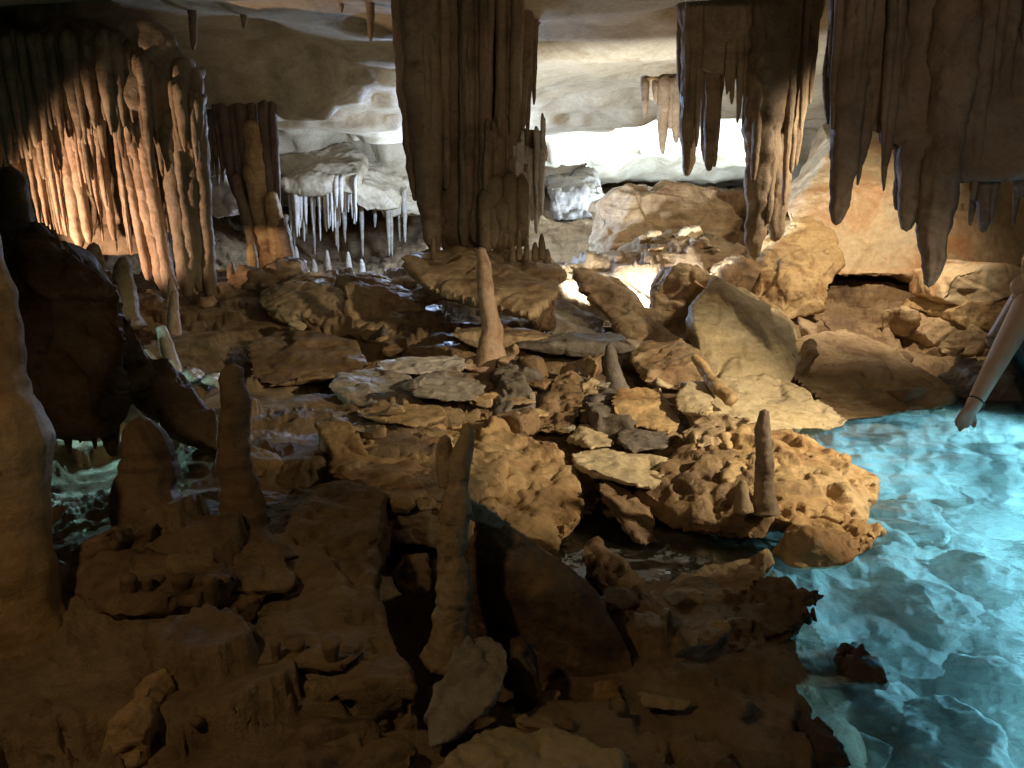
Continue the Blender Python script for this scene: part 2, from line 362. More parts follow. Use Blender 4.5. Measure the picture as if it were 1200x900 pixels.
th = np.concatenate([np.linspace(-180, -38, 90, endpoint=False), np.linspace(-38, 40, 640, endpoint=False), np.linspace(40, 180, 90)])
def polar(r0, r1, nr):
    r = np.geomspace(r0, r1, nr); T, RR = np.meshgrid(np.radians(th), r)
    return RR*np.sin(T), RR*np.cos(T)
def grid_faces(nr, nt, flip=False):
    i, j = np.meshgrid(np.arange(nr-1), np.arange(nt-1), indexing='ij'); a = (i*nt+j).ravel()
    F = np.stack([a, a+1, a+nt+1, a+nt], 1)
    return F if flip else F[:, ::-1].copy()
X, Y = polar(0.25, 15.0, 430); rr_ = np.hypot(X, Y)
Z = floor_f(X, Y)
p3 = np.stack([X.ravel(), Y.ravel(), X.ravel()*0], 1)
dsc = np.clip(rr_.ravel()/4, 0.6, 1.6)
under = sstep(-Z.ravel(), 0.03, 0.15)
n = 0.07*dsc*fbm(p3*2.3, 3, 11)+0.028*dsc*ridged(p3*3.6, 3, 23)+0.014*fbm(p3*11, 4, 5)+0.008*ridged(p3*19, 3, 15)+0.003*fbm(p3*50, 3, 9)
n = n-0.045*sstep(rr_.ravel(), 2.6, 3.2)*(1-sstep(rr_.ravel(), 5.6, 6.6))*sstep(X.ravel(), -1.3, -0.7)
tz = (Z.ravel()+n)/0.06+1.3*fbm(p3*1.7, 4, 41)
lay = (terrace(tz, 0.74)-tz+0.4)*0.062*sstep(fbm(p3*1.4, 2, 61), -0.3, 0.15)
ub = 0.06*np.abs(fbm(p3*4.5, 4, 77))*2+0.10*sstep(fbm(p3*2.6, 3, 88), 0.0, 0.35)
Zf = Z.ravel()+(n+lay)*(1-under)+under*(ub-0.05)
wall_up = sstep(rr_.ravel(), 13.0, 15.0)*2.5+sstep(np.abs(X.ravel()), 5.5, 7.5)*3
Zf = Zf+wall_up
V = np.stack([X.ravel(), Y.ravel(), Zf], 1)
fo = tag(mesh_obj("cave_floor", V, grid_faces(*X.shape), 'floor'), kind='structure')
fo.data.materials.append(M['bed'])
mi = (Zf[grid_faces(*X.shape)].mean(1) < -0.05)
mi &= (V[grid_faces(*X.shape)][:, :, 0].mean(1) > 0.75)
fo.data.polygons.foreach_set("material_index", mi.astype(np.int32))
def ground(x, y): return float(floor_f(np.array([x]), np.array([y]))[0])

X, Y = polar(0.3, 15.0, 330)
p3 = np.stack([X.ravel(), Y.ravel(), X.ravel()*0], 1)
wf = sstep(Y, 5.5, 8.0); Z = ceil_f(X+(0.5*wf*fbm(p3*0.9, 3, 401).reshape(X.shape)), Y+0.9*wf*fbm(p3*1.1, 4, 411).reshape(X.shape))
n = 0.11*fbm(p3*np.array((0.45, 0.9, 1)), 2, 201)+0.035*fbm(p3*np.array((0.5, 2.6, 1)), 3, 211)+0.006*fbm(p3*np.array((4, 7, 1)), 3, 203)
ph_ = 6.5*Y.ravel()+0.9*X.ravel()+3.2*fbm(p3*np.array((0.35, 0.7, 1)), 2, 271)
n = n+0.045*(np.sin(ph_)+0.35*np.sin(2*ph_+1.0))*sstep(fbm(p3*np.array((0.5, 0.8, 1)), 2, 281), -0.35, 0.2)
tz = (Z.ravel()+n)/0.13+0.5*fbm(p3*np.array((0.3, 0.7, 1)), 2, 231)
lay = (terrace(tz, 0.6)-tz+0.4)*0.08*(0.4+0.6*sstep(fbm(p3*np.array((0.5, 0.8, 1)), 2, 251), -0.25, 0.2))
Zc = Z.ravel()+n+lay-sstep(np.abs(X.ravel()), 5.5, 7.5)*2
V = np.stack([X.ravel(), Y.ravel(), Zc], 1)
tag(mesh_obj("cave_ceiling", V, grid_faces(*X.shape, flip=True), 'ceil'), kind='structure')
def roof(x, y): return float(ceil_f(np.array([x]), np.array([y]))[0])

# ------------------------------------------------------------------ pool water
m, nt, b = new_mat("pool_water"); N = nt.nodes.new; L = nt.links.new
nt.nodes.remove(b); out = nt.nodes["Material Output"]
geo = N("ShaderNodeNewGeometry"); nz = N("ShaderNodeTexNoise"); nz.inputs['Scale'].default_value = 9; nz.inputs['Detail'].default_value = 4
L(geo.outputs['Position'], nz.inputs['Vector'])
bp = N("ShaderNodeBump"); bp.inputs['Strength'].default_value = 0.22; bp.inputs['Distance'].default_value = 0.02; L(nz.outputs[0], bp.inputs['Height'])
rf = N("ShaderNodeBsdfRefraction"); rf.inputs['IOR'].default_value = 1.33; rf.inputs['Roughness'].default_value = 0.03; rf.inputs['Color'].default_value = (0.86, 0.97, 1, 1)
tr = N("ShaderNodeBsdfTransparent"); tr.inputs[0].default_value = (0.80, 0.96, 1, 1)
gl = N("ShaderNodeBsdfGlossy"); gl.inputs['Roughness'].default_value = 0.04
fr = N("ShaderNodeFresnel"); fr.inputs[0].default_value = 1.33
for s_ in (rf, gl, fr): L(bp.outputs[0], s_.inputs['Normal'])
m1 = N("ShaderNodeMixShader"); m1.inputs[0].default_value = 0.06; L(rf.outputs[0], m1.inputs[1]); L(tr.outputs[0], m1.inputs[2])
m2 = N("ShaderNodeMixShader"); L(fr.outputs[0], m2.inputs[0])
tl = N("ShaderNodeBsdfTranslucent"); tl.inputs[0].default_value = (0.75, 0.9, 0.9, 1); m3 = N("ShaderNodeMixShader"); m3.inputs[0].default_value = 0.17
L(m1.outputs[0], m3.inputs[1]); L(tl.outputs[0], m3.inputs[2]); L(m3.outputs[0], m2.inputs[1]); L(gl.outputs[0], m2.inputs[2])
L(m2.outputs[0], out.inputs['Surface']); M['water'] = m
xs = np.linspace(0.1, 5.2, 420); ys = np.geomspace(0.5, 5.0, 330); XX, YY = np.meshgrid(xs, ys)
p3 = np.stack([XX.ravel(), YY.ravel(), XX.ravel()*0], 1)
zz = 0.013*fbm(p3*np.array((2.0, 3.0, 1)), 3, 301)+0.004*ridged(p3*np.array((3.4, 5.5, 1)), 2, 311)+0.0012*fbm(p3*16, 2, 321)
i, j = np.meshgrid(np.arange(len(ys)-1), np.arange(len(xs)-1), indexing='ij'); a = (i*len(xs)+j).ravel()
tag(mesh_obj("pool_water", np.stack([XX.ravel(), YY.ravel(), zz], 1), np.stack([a, a+1, a+len(xs)+1, a+len(xs)], 1), 'water'), kind='structure')

#PART2
# ================================================================== dripstone hanging from the roof
# --- the big fused column in the middle
D = 5.04
g = empty("dripstone_column", P(548, 296, D), "massive ribbed dripstone column fused from many shafts on a stone ledge", "column")
ZR = 2.75
for (x0, x1, y1, r0, r1, dd) in [(471,481,233,14,5,4.92),(489,503,300,24,9,4.88),(533,533,292,23,17,5.04),(510,516,285,15,12,5.2),(558,556,285,10,8,4.92),(580,576,288,18,15,5.04),(548,548,250,9,5,4.88),
        (597,592,240,10,6,4.96),(606,602,168,9,4,4.92),(617,613,150,8,3,5.04),(569,566,285,8,8,4.88),(590,590,290,14,14,5.16),(560,548,290,26,24,5.28),(497,500,150,6,3,4.8),(520,521,220,7,5,4.88),(543,542,290,6,7,4.9),(587,585,288,7,8,4.9),(610,604,250,5,3,4.96),(623,618,165,5,2,5.08),(480,486,190,6,2.5,4.84),(550,552,175,5,3,4.86),(575,571,130,5,3,4.86),(628,626,120,4,2,5.12)]:
    hang(g, dd, x0, 0, x1, y1, r0, r1, 'drip', "shaft", zroot=ZR, seg=30, step=0.016, noise=0.22, ribs=0.10, zs=0.14)
rock("core", [[P(x, y, d_) for (x, y, d_) in ((490,-20,5.22),(615,-20,5.22),(612,150,5.26),(590,292,5.22),(520,292,5.2),(498,150,5.2),(490,-20,5.6),(615,-20,5.6),(590,290,5.5),(520,290,5.5))]], 'drip', parent=g, d=5, strata=0.0, facet=0.2, lump=0.5, chips=2)
for k in range(26):
    x = 566+random.random()*72; f = (x-566)/72
    y0 = 150+random.random()*60; y1 = y0+30+random.random()*60
    hang(g, 4.92+0.25*f, x, y0-12, x+random.uniform(-2, 2), min(y1, 292), random.uniform(2.6, 5.0), 1.2, 'drip' if x < 600 else 'calcite', "stalactite", seg=12, step=0.012, noise=0.2)
for (x, y0, y1, r) in [(580,226,292,11),(598,224,292,10),(612,226,288,8),(570,240,294,9),(588,250,294,9)]:
    hang(g, 4.96, x, y0-10, x, y1, r, r*0.8, 'drip', "flowstone_fold", seg=20, step=0.014, noise=0.22, ribs=0.08)
for k in range(9):
    hang(g, 5.24, 611+k*3.0, 176+random.random()*8, 614+k*2.5, 250+random.random()*24, 4.2, 2.2, 'calcite', "drapery_fold", seg=12, step=0.013, noise=0.2)
rock("flowstone_body", [[P(x, y, d_) for (x, y, d_) in ((575,150,5.2),(640,150,5.28),(642,190,5.36),(600,285,5.28),(560,285,5.2),(570,150,5.6),(636,170,5.6),(600,280,5.6))]], 'drip', parent=g, d=5, strata=0.1)
for (x, y, h, r) in [(635,300,26,4),(627,302,18,4),(617,301,24,3),(608,300,30,3),(600,302,16,4),(641,304,12,4),(508,300,22,3)]:
    hang(g, 4.88, x, y+4, x, y-h, r*1.2, r*0.55, 'drip', "small_stalagmite", seg=12, step=0.012, noise=0.2)

# --- right middle cluster
g = empty("stalactite_cluster", P(880, 0, 5.2), "brown stalactite cluster with one thick shaft reaching down to rust boulder", "stalactites")
rock("flowstone_body", [[P(x, y, d_) for (x, y, d_) in ((785,-60,5.0),(975,-60,5.0),(965,30,5.1),(925,70,5.1),(890,105,5.2),(860,90,5.2),(815,80,5.2),(792,20,5.1),(785,-60,5.9),(975,-60,5.9),(940,40,5.8),(830,60,5.8))]], 'drip', parent=g, d=5, strata=0.0, facet=0.15, lump=0.5, chips=5)
for (x0, x1, y1, r0, r1, dd) in [(813,812,205,14,6,5.1),(837,838,198,10,5,5.2),(846,844,194,7,3,5.3),(827,833,186,9,5,5.25),(870,870,142,6,2,5.1),(881,884,182,7,2.5,5.15),(861,862,120,6,2,5.1),
        (905,898,302,25,11,5.1),(926,922,282,17,9,5.2),(938,937,202,8,3,5.15),(951,942,192,7,3,5.2),(890,886,150,8,3,5.2),(915,912,262,10,5,5.05),(800,803,150,7,2,5.2),(820,822,170,5,2,5.05),(933,930,240,6,3,5.08),(895,892,210,7,4,5.02),(876,877,155,4,1.5,5.1),(855,856,108,5,2,5.1),(945,945,150,4,2,5.1),(958,955,120,4,2,5.2),(806,808,120,4,2,5.05)]:
    hang(g, dd, x0, 20, x1, y1, r0, r1, 'drip', "stalactite", zroot=2.7, seg=28, step=0.016, noise=0.22, ribs=0.10, zs=0.16)

# --- dark cluster, upper right
g = empty("stalactite_cluster", P(1100, 0, 3.6), "dark chocolate brown stalactite mass with blunt points over the pool", "stalactites")
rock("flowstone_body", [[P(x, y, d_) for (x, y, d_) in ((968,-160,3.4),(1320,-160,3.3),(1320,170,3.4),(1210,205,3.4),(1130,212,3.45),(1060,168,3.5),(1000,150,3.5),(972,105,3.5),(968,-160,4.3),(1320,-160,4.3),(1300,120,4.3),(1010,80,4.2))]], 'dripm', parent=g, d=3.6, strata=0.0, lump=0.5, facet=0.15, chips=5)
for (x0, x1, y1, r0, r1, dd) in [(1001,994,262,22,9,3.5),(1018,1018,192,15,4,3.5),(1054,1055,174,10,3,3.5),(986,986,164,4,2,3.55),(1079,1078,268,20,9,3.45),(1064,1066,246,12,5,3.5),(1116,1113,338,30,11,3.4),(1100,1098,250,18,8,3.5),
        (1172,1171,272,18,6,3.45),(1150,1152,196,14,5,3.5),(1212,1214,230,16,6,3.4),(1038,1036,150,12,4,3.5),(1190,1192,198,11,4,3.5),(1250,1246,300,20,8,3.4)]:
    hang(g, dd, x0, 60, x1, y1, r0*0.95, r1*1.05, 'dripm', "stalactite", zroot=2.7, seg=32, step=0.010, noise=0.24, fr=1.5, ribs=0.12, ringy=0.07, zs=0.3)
for k in range(18):
    x = 1135+random.random()*120
    hang(g, 3.38+random.random()*.12, x, 90, x+random.uniform(-3, 3), 205+random.random()**2*70, random.uniform(7, 14), random.uniform(1.5, 3.5), 'dripm', "stalactite", zroot=2.6, seg=18, step=0.012, noise=0.26, ribs=0.08, zs=0.25)
for k in range(34):
    x = 975+random.random()*265; lim = 120+(x-975)*0.45 if x < 1110 else 190
    hang(g, 3.42+random.random()*.2, x, 70, x+random.uniform(-3, 3), lim+random.random()**2*75+8, random.uniform(5, 11), random.uniform(1.2, 3), 'dripm', "stalactite", zroot=2.6, seg=18, step=0.012, noise=0.26, ribs=0.08, zs=0.25)

# --- small tuft in front of the bright chamber
g = empty("stalactite_tuft", P(780, 98, 7.0), "small tuft of rust stalactites hanging before the white lit chamber", "stalactites")
rock("flowstone_body", [[P(x, y, d_) for (x, y, d_) in ((750,106,6.9),(758,98,6.9),(785,92,6.9),(806,92,6.9),(806,150,6.95),(790,150,6.95),(765,112,6.9),(760,60,7.5),(810,60,7.5),(806,140,7.3),(770,110,7.2))]], 'rust', parent=g, d=5, strata=0.1, facet=0.4)
for (x0, x1, y1, r0, r1) in [(756,757,138,5,2),(768,769,122,4,2),(779,779,180,9,2.5),(793,794,166,8,3),(801,802,168,7,3),(787,787,150,7,3)]:
    hang(g, 6.9, x0, 98, x1, y1, r0, r1, 'drip', "stalactite", seg=16, step=0.015, noise=0.18)

# --- lone stalactites of the roof
LONE = [(224,222,56,7,2.5,5.2,"long dark lone stalactite beside the lit stalactite curtain"),(283,283,32,6,2.5,5.2,"short lone stalactite between the curtain and the ribbed column"),
        (434,432,46,6,2.5,5.0,"lone dark stalactite close to the left flank of the ribbed column"),(399,399,14,4,2,5.0,"tiny stalactite paired with a longer one by the ribbed column"),
        (632,632,27,5,2.5,5.4,"lone stalactite close to the right flank of the ribbed column"),(740,740,16,4,2,5.6,"short thin stalactite under the wavy pale roof layers"),
        (757,757,13,4,2,5.6,"short stalactite next to the brown cluster's left edge")]
for (x0, x1, y1, r0, r1, dd, lab) in LONE:
    a = P(x0, y1, dd); hang(None, dd, x0, -20, x1, y1, r0, r1, 'drip', "stalactite", zroot=roof(a[0], a[1])+0.12, seg=16, step=0.015, noise=0.16, label=lab, cat="stalactite", group="lone stalactites under the roof")

# --- the lit curtain on the left
D = 5.0
g = empty("stalactite_curtain", P(100, 40, D), "wide curtain of orange lit stalactites with dark bulging top", "stalactites")
rock("flowstone_body", [[P(x, y, d_) for (x, y, d_) in ((-260,-80,4.8),(60,-60,4.8),(130,18,4.88),(190,38,4.9),(226,70,4.95),(238,100,5.0),(230,150,5.05),(120,104,4.86),(-260,96,4.82),(-260,-80,6.0),(80,-60,6.0),(190,60,5.9),(220,140,5.7),(-260,150,5.8))],
                        [P(x, y, d_) for (x, y, d_) in ((-260,140,5.3),(228,130,5.35),(222,250,5.4),(180,300,5.4),(-260,300,5.4),(-260,140,5.9),(220,140,5.8),(210,270,5.8),(-260,290,5.9))]], 'drip', parent=g, d=5, strata=0.05, lump=1.2, chips=4)
for k in range(44):                                   # thick upper ribs
    x = -40+k*6.3+random.uniform(-3, 3)
    top = 22 if x < 130 else 22+(x-130)*0.75
    y1 = 135+random.random()*75
    hang(g, 4.85+random.uniform(-.05, .03)+max(0, x-120)*0.0012, x, top+22, x+(y1-top)*0.05*(1-x/260), y1, random.uniform(5.5, 10.5), random.uniform(1.6, 3.2), 'drip', "stalactite", seg=18, step=0.016, noise=0.28, ribs=0.10, zs=0.25)
for k in range(150):                                  # thin lit ones, row behind row
    x = -30+random.random()*250; row = random.random()
    y0 = 104+random.random()*22; ln = 35+random.random()**1.3*165
    y1 = min(y0+ln, 262+0.3*x)
    hang(g, 4.93+0.34*row+(0.06 if x > 150 else 0), x, y0-10, x+(y1-y0)*0.09*(1-x/300), y1, random.uniform(2.4, 5.2), random.uniform(0.9, 1.9), random.choice(['driprose', 'driprose', 'drip']), "stalactite", seg=12, step=0.016, noise=0.3, ringy=0.16)
for (x0, x1, y0, y1, r0, r1) in [(150,178,180,345,9,7),(162,187,200,362,9,8),(138,160,170,330,8,5),(68,80,160,290,10,7),(80,92,170,285,8,5),(108,122,150,282,7,4),(195,206,180,350,11,9),(213,219,100,345,15,10),(228,231,110,350,10,7),(4,15,150,265,7,3),(205,214,190,330,9,8)]:
    hang(g, 5.0, x0, min(y0-20, 135), x1, y1, r0, r1, 'drip' if x0 > 190 else 'driprose', "stalactite", seg=18, step=0.016, noise=0.2, ringy=0.08, ribs=0.04)

# --- dark shafts with orange foot, behind the curtain's right edge
g = empty("dripstone_column", P(295, 325, 6.6), "dark dripstone column with orange lit flaring foot beyond the stalactite curtain", "column")
for (x0, y0, x1, y1, r0, r1, mt) in [(283,140,300,318,8,7,'dripd'),(262,140,270,230,8,3,'dripd'),(310,148,316,296,7,6,'dripd'),(272,140,284,262,6,3,'dripd'),(320,148,322,250,5,2.5,'dripd'),(296,142,304,240,6,4,'dripd'),(254,140,258,200,5,2,'dripd'),(296,150,310,330,12,14,'ochre'),(318,235,328,330,9,15,'ochre'),(290,200,318,328,7,13,'ochre'),(276,210,296,300,6,7,'drip'),(330,262,338,326,7,10,'drip')]:
    hang(g, 6.6, x0, y0, x1, y1, r0, r1, "dripm" if mt == "dripd" else mt, "shaft", zroot=2.3 if y0 < 150 else None, seg=24, step=0.014, noise=0.26, ribs=0.12, zs=0.15)
g = empty("stalactite_fringe", P(248, 135, 7.0), "fringe of thin dark stalactites in the gap right of the curtain", "stalactites")
for (x, y1, r) in [(238,210,4),(244,200,3),(249,216,4),(256,214,5),(262,190,4)]:
    hang(g, 7.0, x, 120, x+1, y1, r, 1.5, 'drip', "stalactite", zroot=2.3, seg=12, step=0.016, noise=0.18)
rock("boulder", [block([(236,236),(240,208),(262,206),(276,222),(280,246),(250,256)], 7.4, 0.6)], 'calcite', "mottled pale lump glimpsed behind the fringe of thin stalactites", "boulder", d=6)

# --- white curtain in the far left chamber
D = 9.0
g = empty("stalactite_curtain", P(378, 216, D), "bluish white curtain of needle stalactites deep in the left chamber", "stalactites")
rock("flowstone_body", [[P(x, y, d_) for (x, y, d_) in ((328,214,8.95),(346,206,9.0),(420,208,9.0),(418,226,9.0),(340,224,8.95),(318,172,10.1),(400,150,10.4),(430,180,10.1),(340,235,9.6),(420,235,9.6))],
     [P(x, y, d_) for (x, y, d_) in ((405,214,9.15),(450,226,9.3),(470,244,9.4),(430,250,9.3),(405,232,9.15),(400,160,10.4),(470,190,10.2),(470,245,10.0),(410,240,9.9))],
     [P(x, y, d_) for (x, y, d_) in ((440,232,9.5),(486,238,9.6),(500,252,9.7),(450,254,9.6),(440,180,10.5),(500,178,10.5),(500,250,10.3))]], 'ceil', parent=g, d=5, strata=0.5, lump=1.3, facet=0.3, tilt=(0.1, 0.3), chips=3)
for k in range(52):
    x = 336+random.random()*80; y1 = 232+random.random()*30+26*math.exp(-((x-362)/26)**2)
    hang(g, 8.95+random.random()*0.3, x, 210, x, y1, random.uniform(1.8, 3.4), 1.0, 'calcite', "stalactite", seg=8, step=0.03, noise=0.2)
for k in range(16):
    x = 340+random.random()*140; y1 = 262+random.random()*45
    hang(g, 9.4+random.random()*0.3, x, 225, x, y1, random.uniform(2, 4), 1.2, 'grey', "stalactite", seg=8, step=0.03, noise=0.2)
for k in range(5):
    x = 345+k*20+random.uniform(-5, 5)
    hang(g, 8.8, x, 325, x, 285+random.random()*20, 5, 2.5, 'grey', "stalagmite", seg=10, step=0.03, noise=0.2)

# ================================================================== back of the cave
rock("rock_block", [block([(700,302),(704,228),(742,214),(798,207),(838,220),(868,262),(880,300)], 7.9, 1.4, drop=0.1)], 'tan', "large layered brown block walling off the white lit chamber", "rock", d=5, strata=1.2, tilt=(0.05, 0.0))
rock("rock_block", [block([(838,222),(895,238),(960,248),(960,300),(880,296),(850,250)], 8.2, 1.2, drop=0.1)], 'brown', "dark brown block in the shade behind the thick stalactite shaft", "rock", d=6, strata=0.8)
rock("rock_block", [block([(640,222),(705,216),(712,246),(700,262),(650,258)], 10.2, 0.8, lift=0.3)], 'slate', "dim grey rock face at the back of the black hole", "rock", d=7, strata=0.5)
rock("cave_wall", [[P(x, y, d_) for (x, y, d_) in ((905,318,6.2),(900,285,6.1),(932,250,6.2),(975,175,6.7),(1350,120,6.6),(1400,330,6.4),(1180,300,6.6),(1078,300,6.4),(1045,318,6.2),(985,324,6.1),
     (920,300,8.5),(960,140,8.5),(1400,100,8.5),(1400,330,8.5),(980,330,8.0))]], 'rust', "smooth rust and cream overhanging wall above the dark recess", "wall", d=4, lump=0.55, strata=0.3, chips=8, facet=0.22)
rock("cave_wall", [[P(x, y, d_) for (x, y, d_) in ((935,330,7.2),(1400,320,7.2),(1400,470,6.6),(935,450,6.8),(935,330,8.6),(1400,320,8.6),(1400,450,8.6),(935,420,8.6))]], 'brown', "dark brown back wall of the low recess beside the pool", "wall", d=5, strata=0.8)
rock("boulder", [block([(884,372,5.75),(890,318,5.85),(905,286,6.0),(940,258,6.2),(975,268,6.2),(985,310,6.0),(962,362,5.7),(915,388,5.6),(928,320,5.65)], 5.8, 0.6)], 'ochre', "rounded rust boulder under the thick brown stalactite shaft", "boulder", d=4, strata=0.15, lump=1.2)
g2 = [(838,352,838,300,890,296,900,330,870,350)]
rock("boulder", [block([(840,346),(846,318),(872,302),(902,308),(900,334),(880,350)], 5.9, 0.5)], 'brown', "brown wedge boulder left of the rounded rust boulder", "boulder", d=4)
rock("boulder", [block([(764,396),(768,332),(784,314),(822,312),(850,336),(846,388),(800,402)], 5.35, 0.3)], 'tan', "tan block with its back to the blazing white crevice", "boulder", d=4, strata=0.3)
rock("stone", [block([(795,280),(802,268),(822,264),(826,274),(812,282)], 7.0, 0.2)], 'pale', "pale flake lying on the sandy slope before the brown block", "stone", d=5, strata=0.2)
rock("stone", [block([(758,278),(762,270),(776,270),(777,277)], 7.0, 0.12)], 'tan', "small tan stone on the sandy slope next to the pale flake", "stone", d=5, strata=0.2)

# ================================================================== slabs and boulders of the middle ground
rock("stone_ledge", [[P(x, y, d_) for (x, y, d_) in ((470,302,4.84),(482,294,5),(555,288,5.25),(640,298,5.33),(662,322,4.92),(655,342,4.59),(622,370,4.35),(565,356,4.39),(505,338,4.51),(478,320,4.71),(500,300,5.66),(640,300,5.66),(620,375,4.84),(520,350,5.25))]],
     'tan', "broad layered ledge carrying the ribbed column", "ledge", d=4, strata=1.3, tilt=(0.22, 0.0), chips=6)
rock("rock_slab", [[P(x, y, d_) for (x, y, d_) in ((298,338,5.1),(345,322,5.6),(440,322,5.7),(492,348,5.3),(502,378,4.95),(445,402,4.75),(398,391,4.75),(345,374,4.85),(308,372,4.95),(330,340,6.0),(480,350,6.0),(440,400,5.2))]],
     'tan', "tan layered slab with frayed left lip overhanging a dark gap", "slab", d=4, strata=1.5, tilt=(0.15, 0.0), karst=0.02)
rock("stone", [block([(300,316),(330,302),(352,308),(356,324),(318,332),(288,342)], 5.7, 0.25)], 'brown', "brown stone atop the slab by the orange column foot", "stone", d=4)
rock("stone", [block([(336,380),(345,376),(358,384),(352,390)], 4.7, 0.08)], 'pale', "small rosy white chip under the lip of the tan layered slab", "stone", d=3.5, chips=4)
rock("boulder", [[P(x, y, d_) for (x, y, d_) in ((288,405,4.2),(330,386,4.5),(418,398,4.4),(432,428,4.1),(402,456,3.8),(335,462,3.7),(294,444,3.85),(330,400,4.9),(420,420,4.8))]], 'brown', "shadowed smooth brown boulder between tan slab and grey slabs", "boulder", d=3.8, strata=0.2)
rock("rock_slab", [[P(x, y, d_) for (x, y, d_) in ((382,452,3.55),(398,436,3.8),(440,430,3.95),(484,440,3.9),(486,466,3.5),(470,480,3.4),(405,478,3.4),(430,470,3.9))]], 'grey', "blue grey slab with a blunt left end", "slab", d=3, strata=0.8, lump=0.6, tilt=(0.08,0))
rock("rock_slab", [[P(x, y, d_) for (x, y, d_) in ((474,448,3.5),(500,434,3.75),(548,434,3.85),(573,452,3.65),(560,472,3.4),(520,470,3.35),(485,466,3.4),(530,465,3.8))]], 'grey', "brownish grey lens shaped slab leaning on the blue grey slab", "slab", d=3, strata=0.5, lump=0.6, tilt=(0.05,0))
rock("rock_slab", [[P(x, y, d_) for (x, y, d_) in ((428,432,3.95),(448,420,4.1),(535,415,4.25),(562,424,4.15),(545,436,3.95),(470,440,3.9),(500,436,4.3))]], 'calcite', "rosy white layered slab above the two grey slabs", "slab", d=3, strata=1.5, lump=0.5, tilt=(0.08,0))
rock("rock_slab", [[P(x, y, d_) for (x, y, d_) in ((402,484,3.25),(440,474,3.4),(520,474,3.4),(528,488,3.2),(500,500,3.05),(450,496,3.05),(480,492,3.4))]], 'ochre', "thin ochre slab under the front of the grey slabs", "slab", d=3, strata=1.0, lump=0.7, tilt=(0.05,0))
rock("stone", [block([(552,476),(562,466),(578,468),(577,480)], 3.5, 0.1)], 'tan', "small rosy tan block at the right end of the grey slabs", "stone", d=3, chips=5)
rock("rock_slab", [block([(527,392),(560,389),(650,398),(650,410),(560,408),(548,404)], 4.4, 0.35)], 'tan', "narrow pointed slab behind the slender stalagmite's foot", "slab", d=3.5, strata=1.0)
# slender stalagmite
D = 4.15
st = empty("stalagmite", P(568, 432, D), "slender rosy stalagmite with forked stub in the middle of the rubble", "stalagmite")
stal("spire", [P(572,436,D),P(571,418,D),P(575,395,D),P(571,350,D),P(567,320,D),P(564,293,D)], [px2m(r, D) for r in (24,15,12.5,10,9,5.5)], 'driprose', st, seg=26, step=0.008, noise=0.17, ribs=0.05)
stal("stub", [P(584,430,D+.02),P(583,405,D+.02),P(583,385,D+.02),P(580,368,D+.02)], [px2m(r, D) for r in (12,8,7,4)], 'driprose', st, seg=18, step=0.008, noise=0.2)
rock("foot", [[P(x, y, d_) for (x, y, d_) in ((538,430,4.1),(552,418,4.15),(592,414,4.2),(598,430,4.1),(570,436,4.05),(545,434,4.05),(570,425,4.4))]], 'driprose', parent=st, d=3, strata=0.3)
# the long diagonal slab
rock("rock_slab", [[P(x, y, d_) for (x, y, d_) in ((660,312,5.3),(676,304,5.4),(700,312,5.4),(732,336,5.3),(735,352,5.2),(770,380,5.0),(812,412,4.6),(812,428,4.5),(782,432,4.45),(745,404,4.7),(700,362,5.0),(668,330,5.2),(700,330,5.6),(800,420,5.0),(760,395,5.25))]],
     'tan', "long tan slab slanting down to the right in front of the white crevice", "slab", d=4, strata=0.4, lump=0.7, tilt=(0.6, 0.0))
rock("rock_slab", [[P(x, y, d_) for (x, y, d_) in ((625,352,5.2),(660,352,5.4),(705,372,5.3),(712,392,4.9),(690,400,4.7),(640,392,4.8),(670,370,5.6))]], 'grey', "grey white slab end poking from under the long slanting slab", "slab", d=3.5, strata=0.6)
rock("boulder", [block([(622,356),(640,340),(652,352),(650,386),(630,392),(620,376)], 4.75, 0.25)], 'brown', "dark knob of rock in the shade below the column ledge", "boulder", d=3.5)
# tall pale boulder
rock("boulder", [[P(x, y, d_) for (x, y, d_) in ((812,362,4.4),(838,324,4.7),(872,342,4.75),(926,378,4.72),(940,428,4.5),(908,468,4.15),(858,466,4.05),(822,430,4.2),(814,395,4.35),(895,400,4.42),(838,330,5.4),(928,382,5.4),(940,430,5.2),(818,420,4.95))]],
     'pale', "tall pale cream boulder with brown ring stain standing over the tongue of rock", "boulder", d=3.6, strata=0.25, facet=0.6, lump=0.8, chips=6)
rock("rock_slab", [block([(742,442),(770,432),(818,428),(838,436),(830,458),(780,466)], 4.0, 0.35, lift=0.08)], 'tan', "flat tan slab in the gap below the long slanting slab", "slab", d=3.5, strata=0.3)
rock("rock_block", [[P(x, y, d_) for (x, y, d_) in ((715,466,3.5),(722,454,3.6),(762,455,3.7),(798,478,3.55),(800,500,3.35),(782,508,3.3),(724,496,3.3),(716,482,3.4),(760,470,3.85),(795,490,3.7))]], 'ochre', "smooth honey coloured block sitting in the middle of the rubble", "rock", d=3, strata=0.05, lump=0.5, chips=8)
rock("rock_block", [[P(x, y, d_) for (x, y, d_) in ((790,462,3.5),(802,446,3.6),(828,444,3.65),(840,462,3.5),(835,486,3.3),(805,492,3.3),(792,480,3.4),(820,460,3.8))]], 'pale', "pale upright block to the right of the honey coloured block", "rock", d=3, strata=0.1, chips=10)
rock("stone", [[P(x, y, d_) for (x, y, d_) in ((660,518,3.25),(680,496,3.4),(705,500,3.4),(726,522,3.15),(690,526,3.05),(690,515,3.5))]], 'pale', "pale pointed wedge stone left of the grey stained stone", "stone", d=3, strata=0.3)
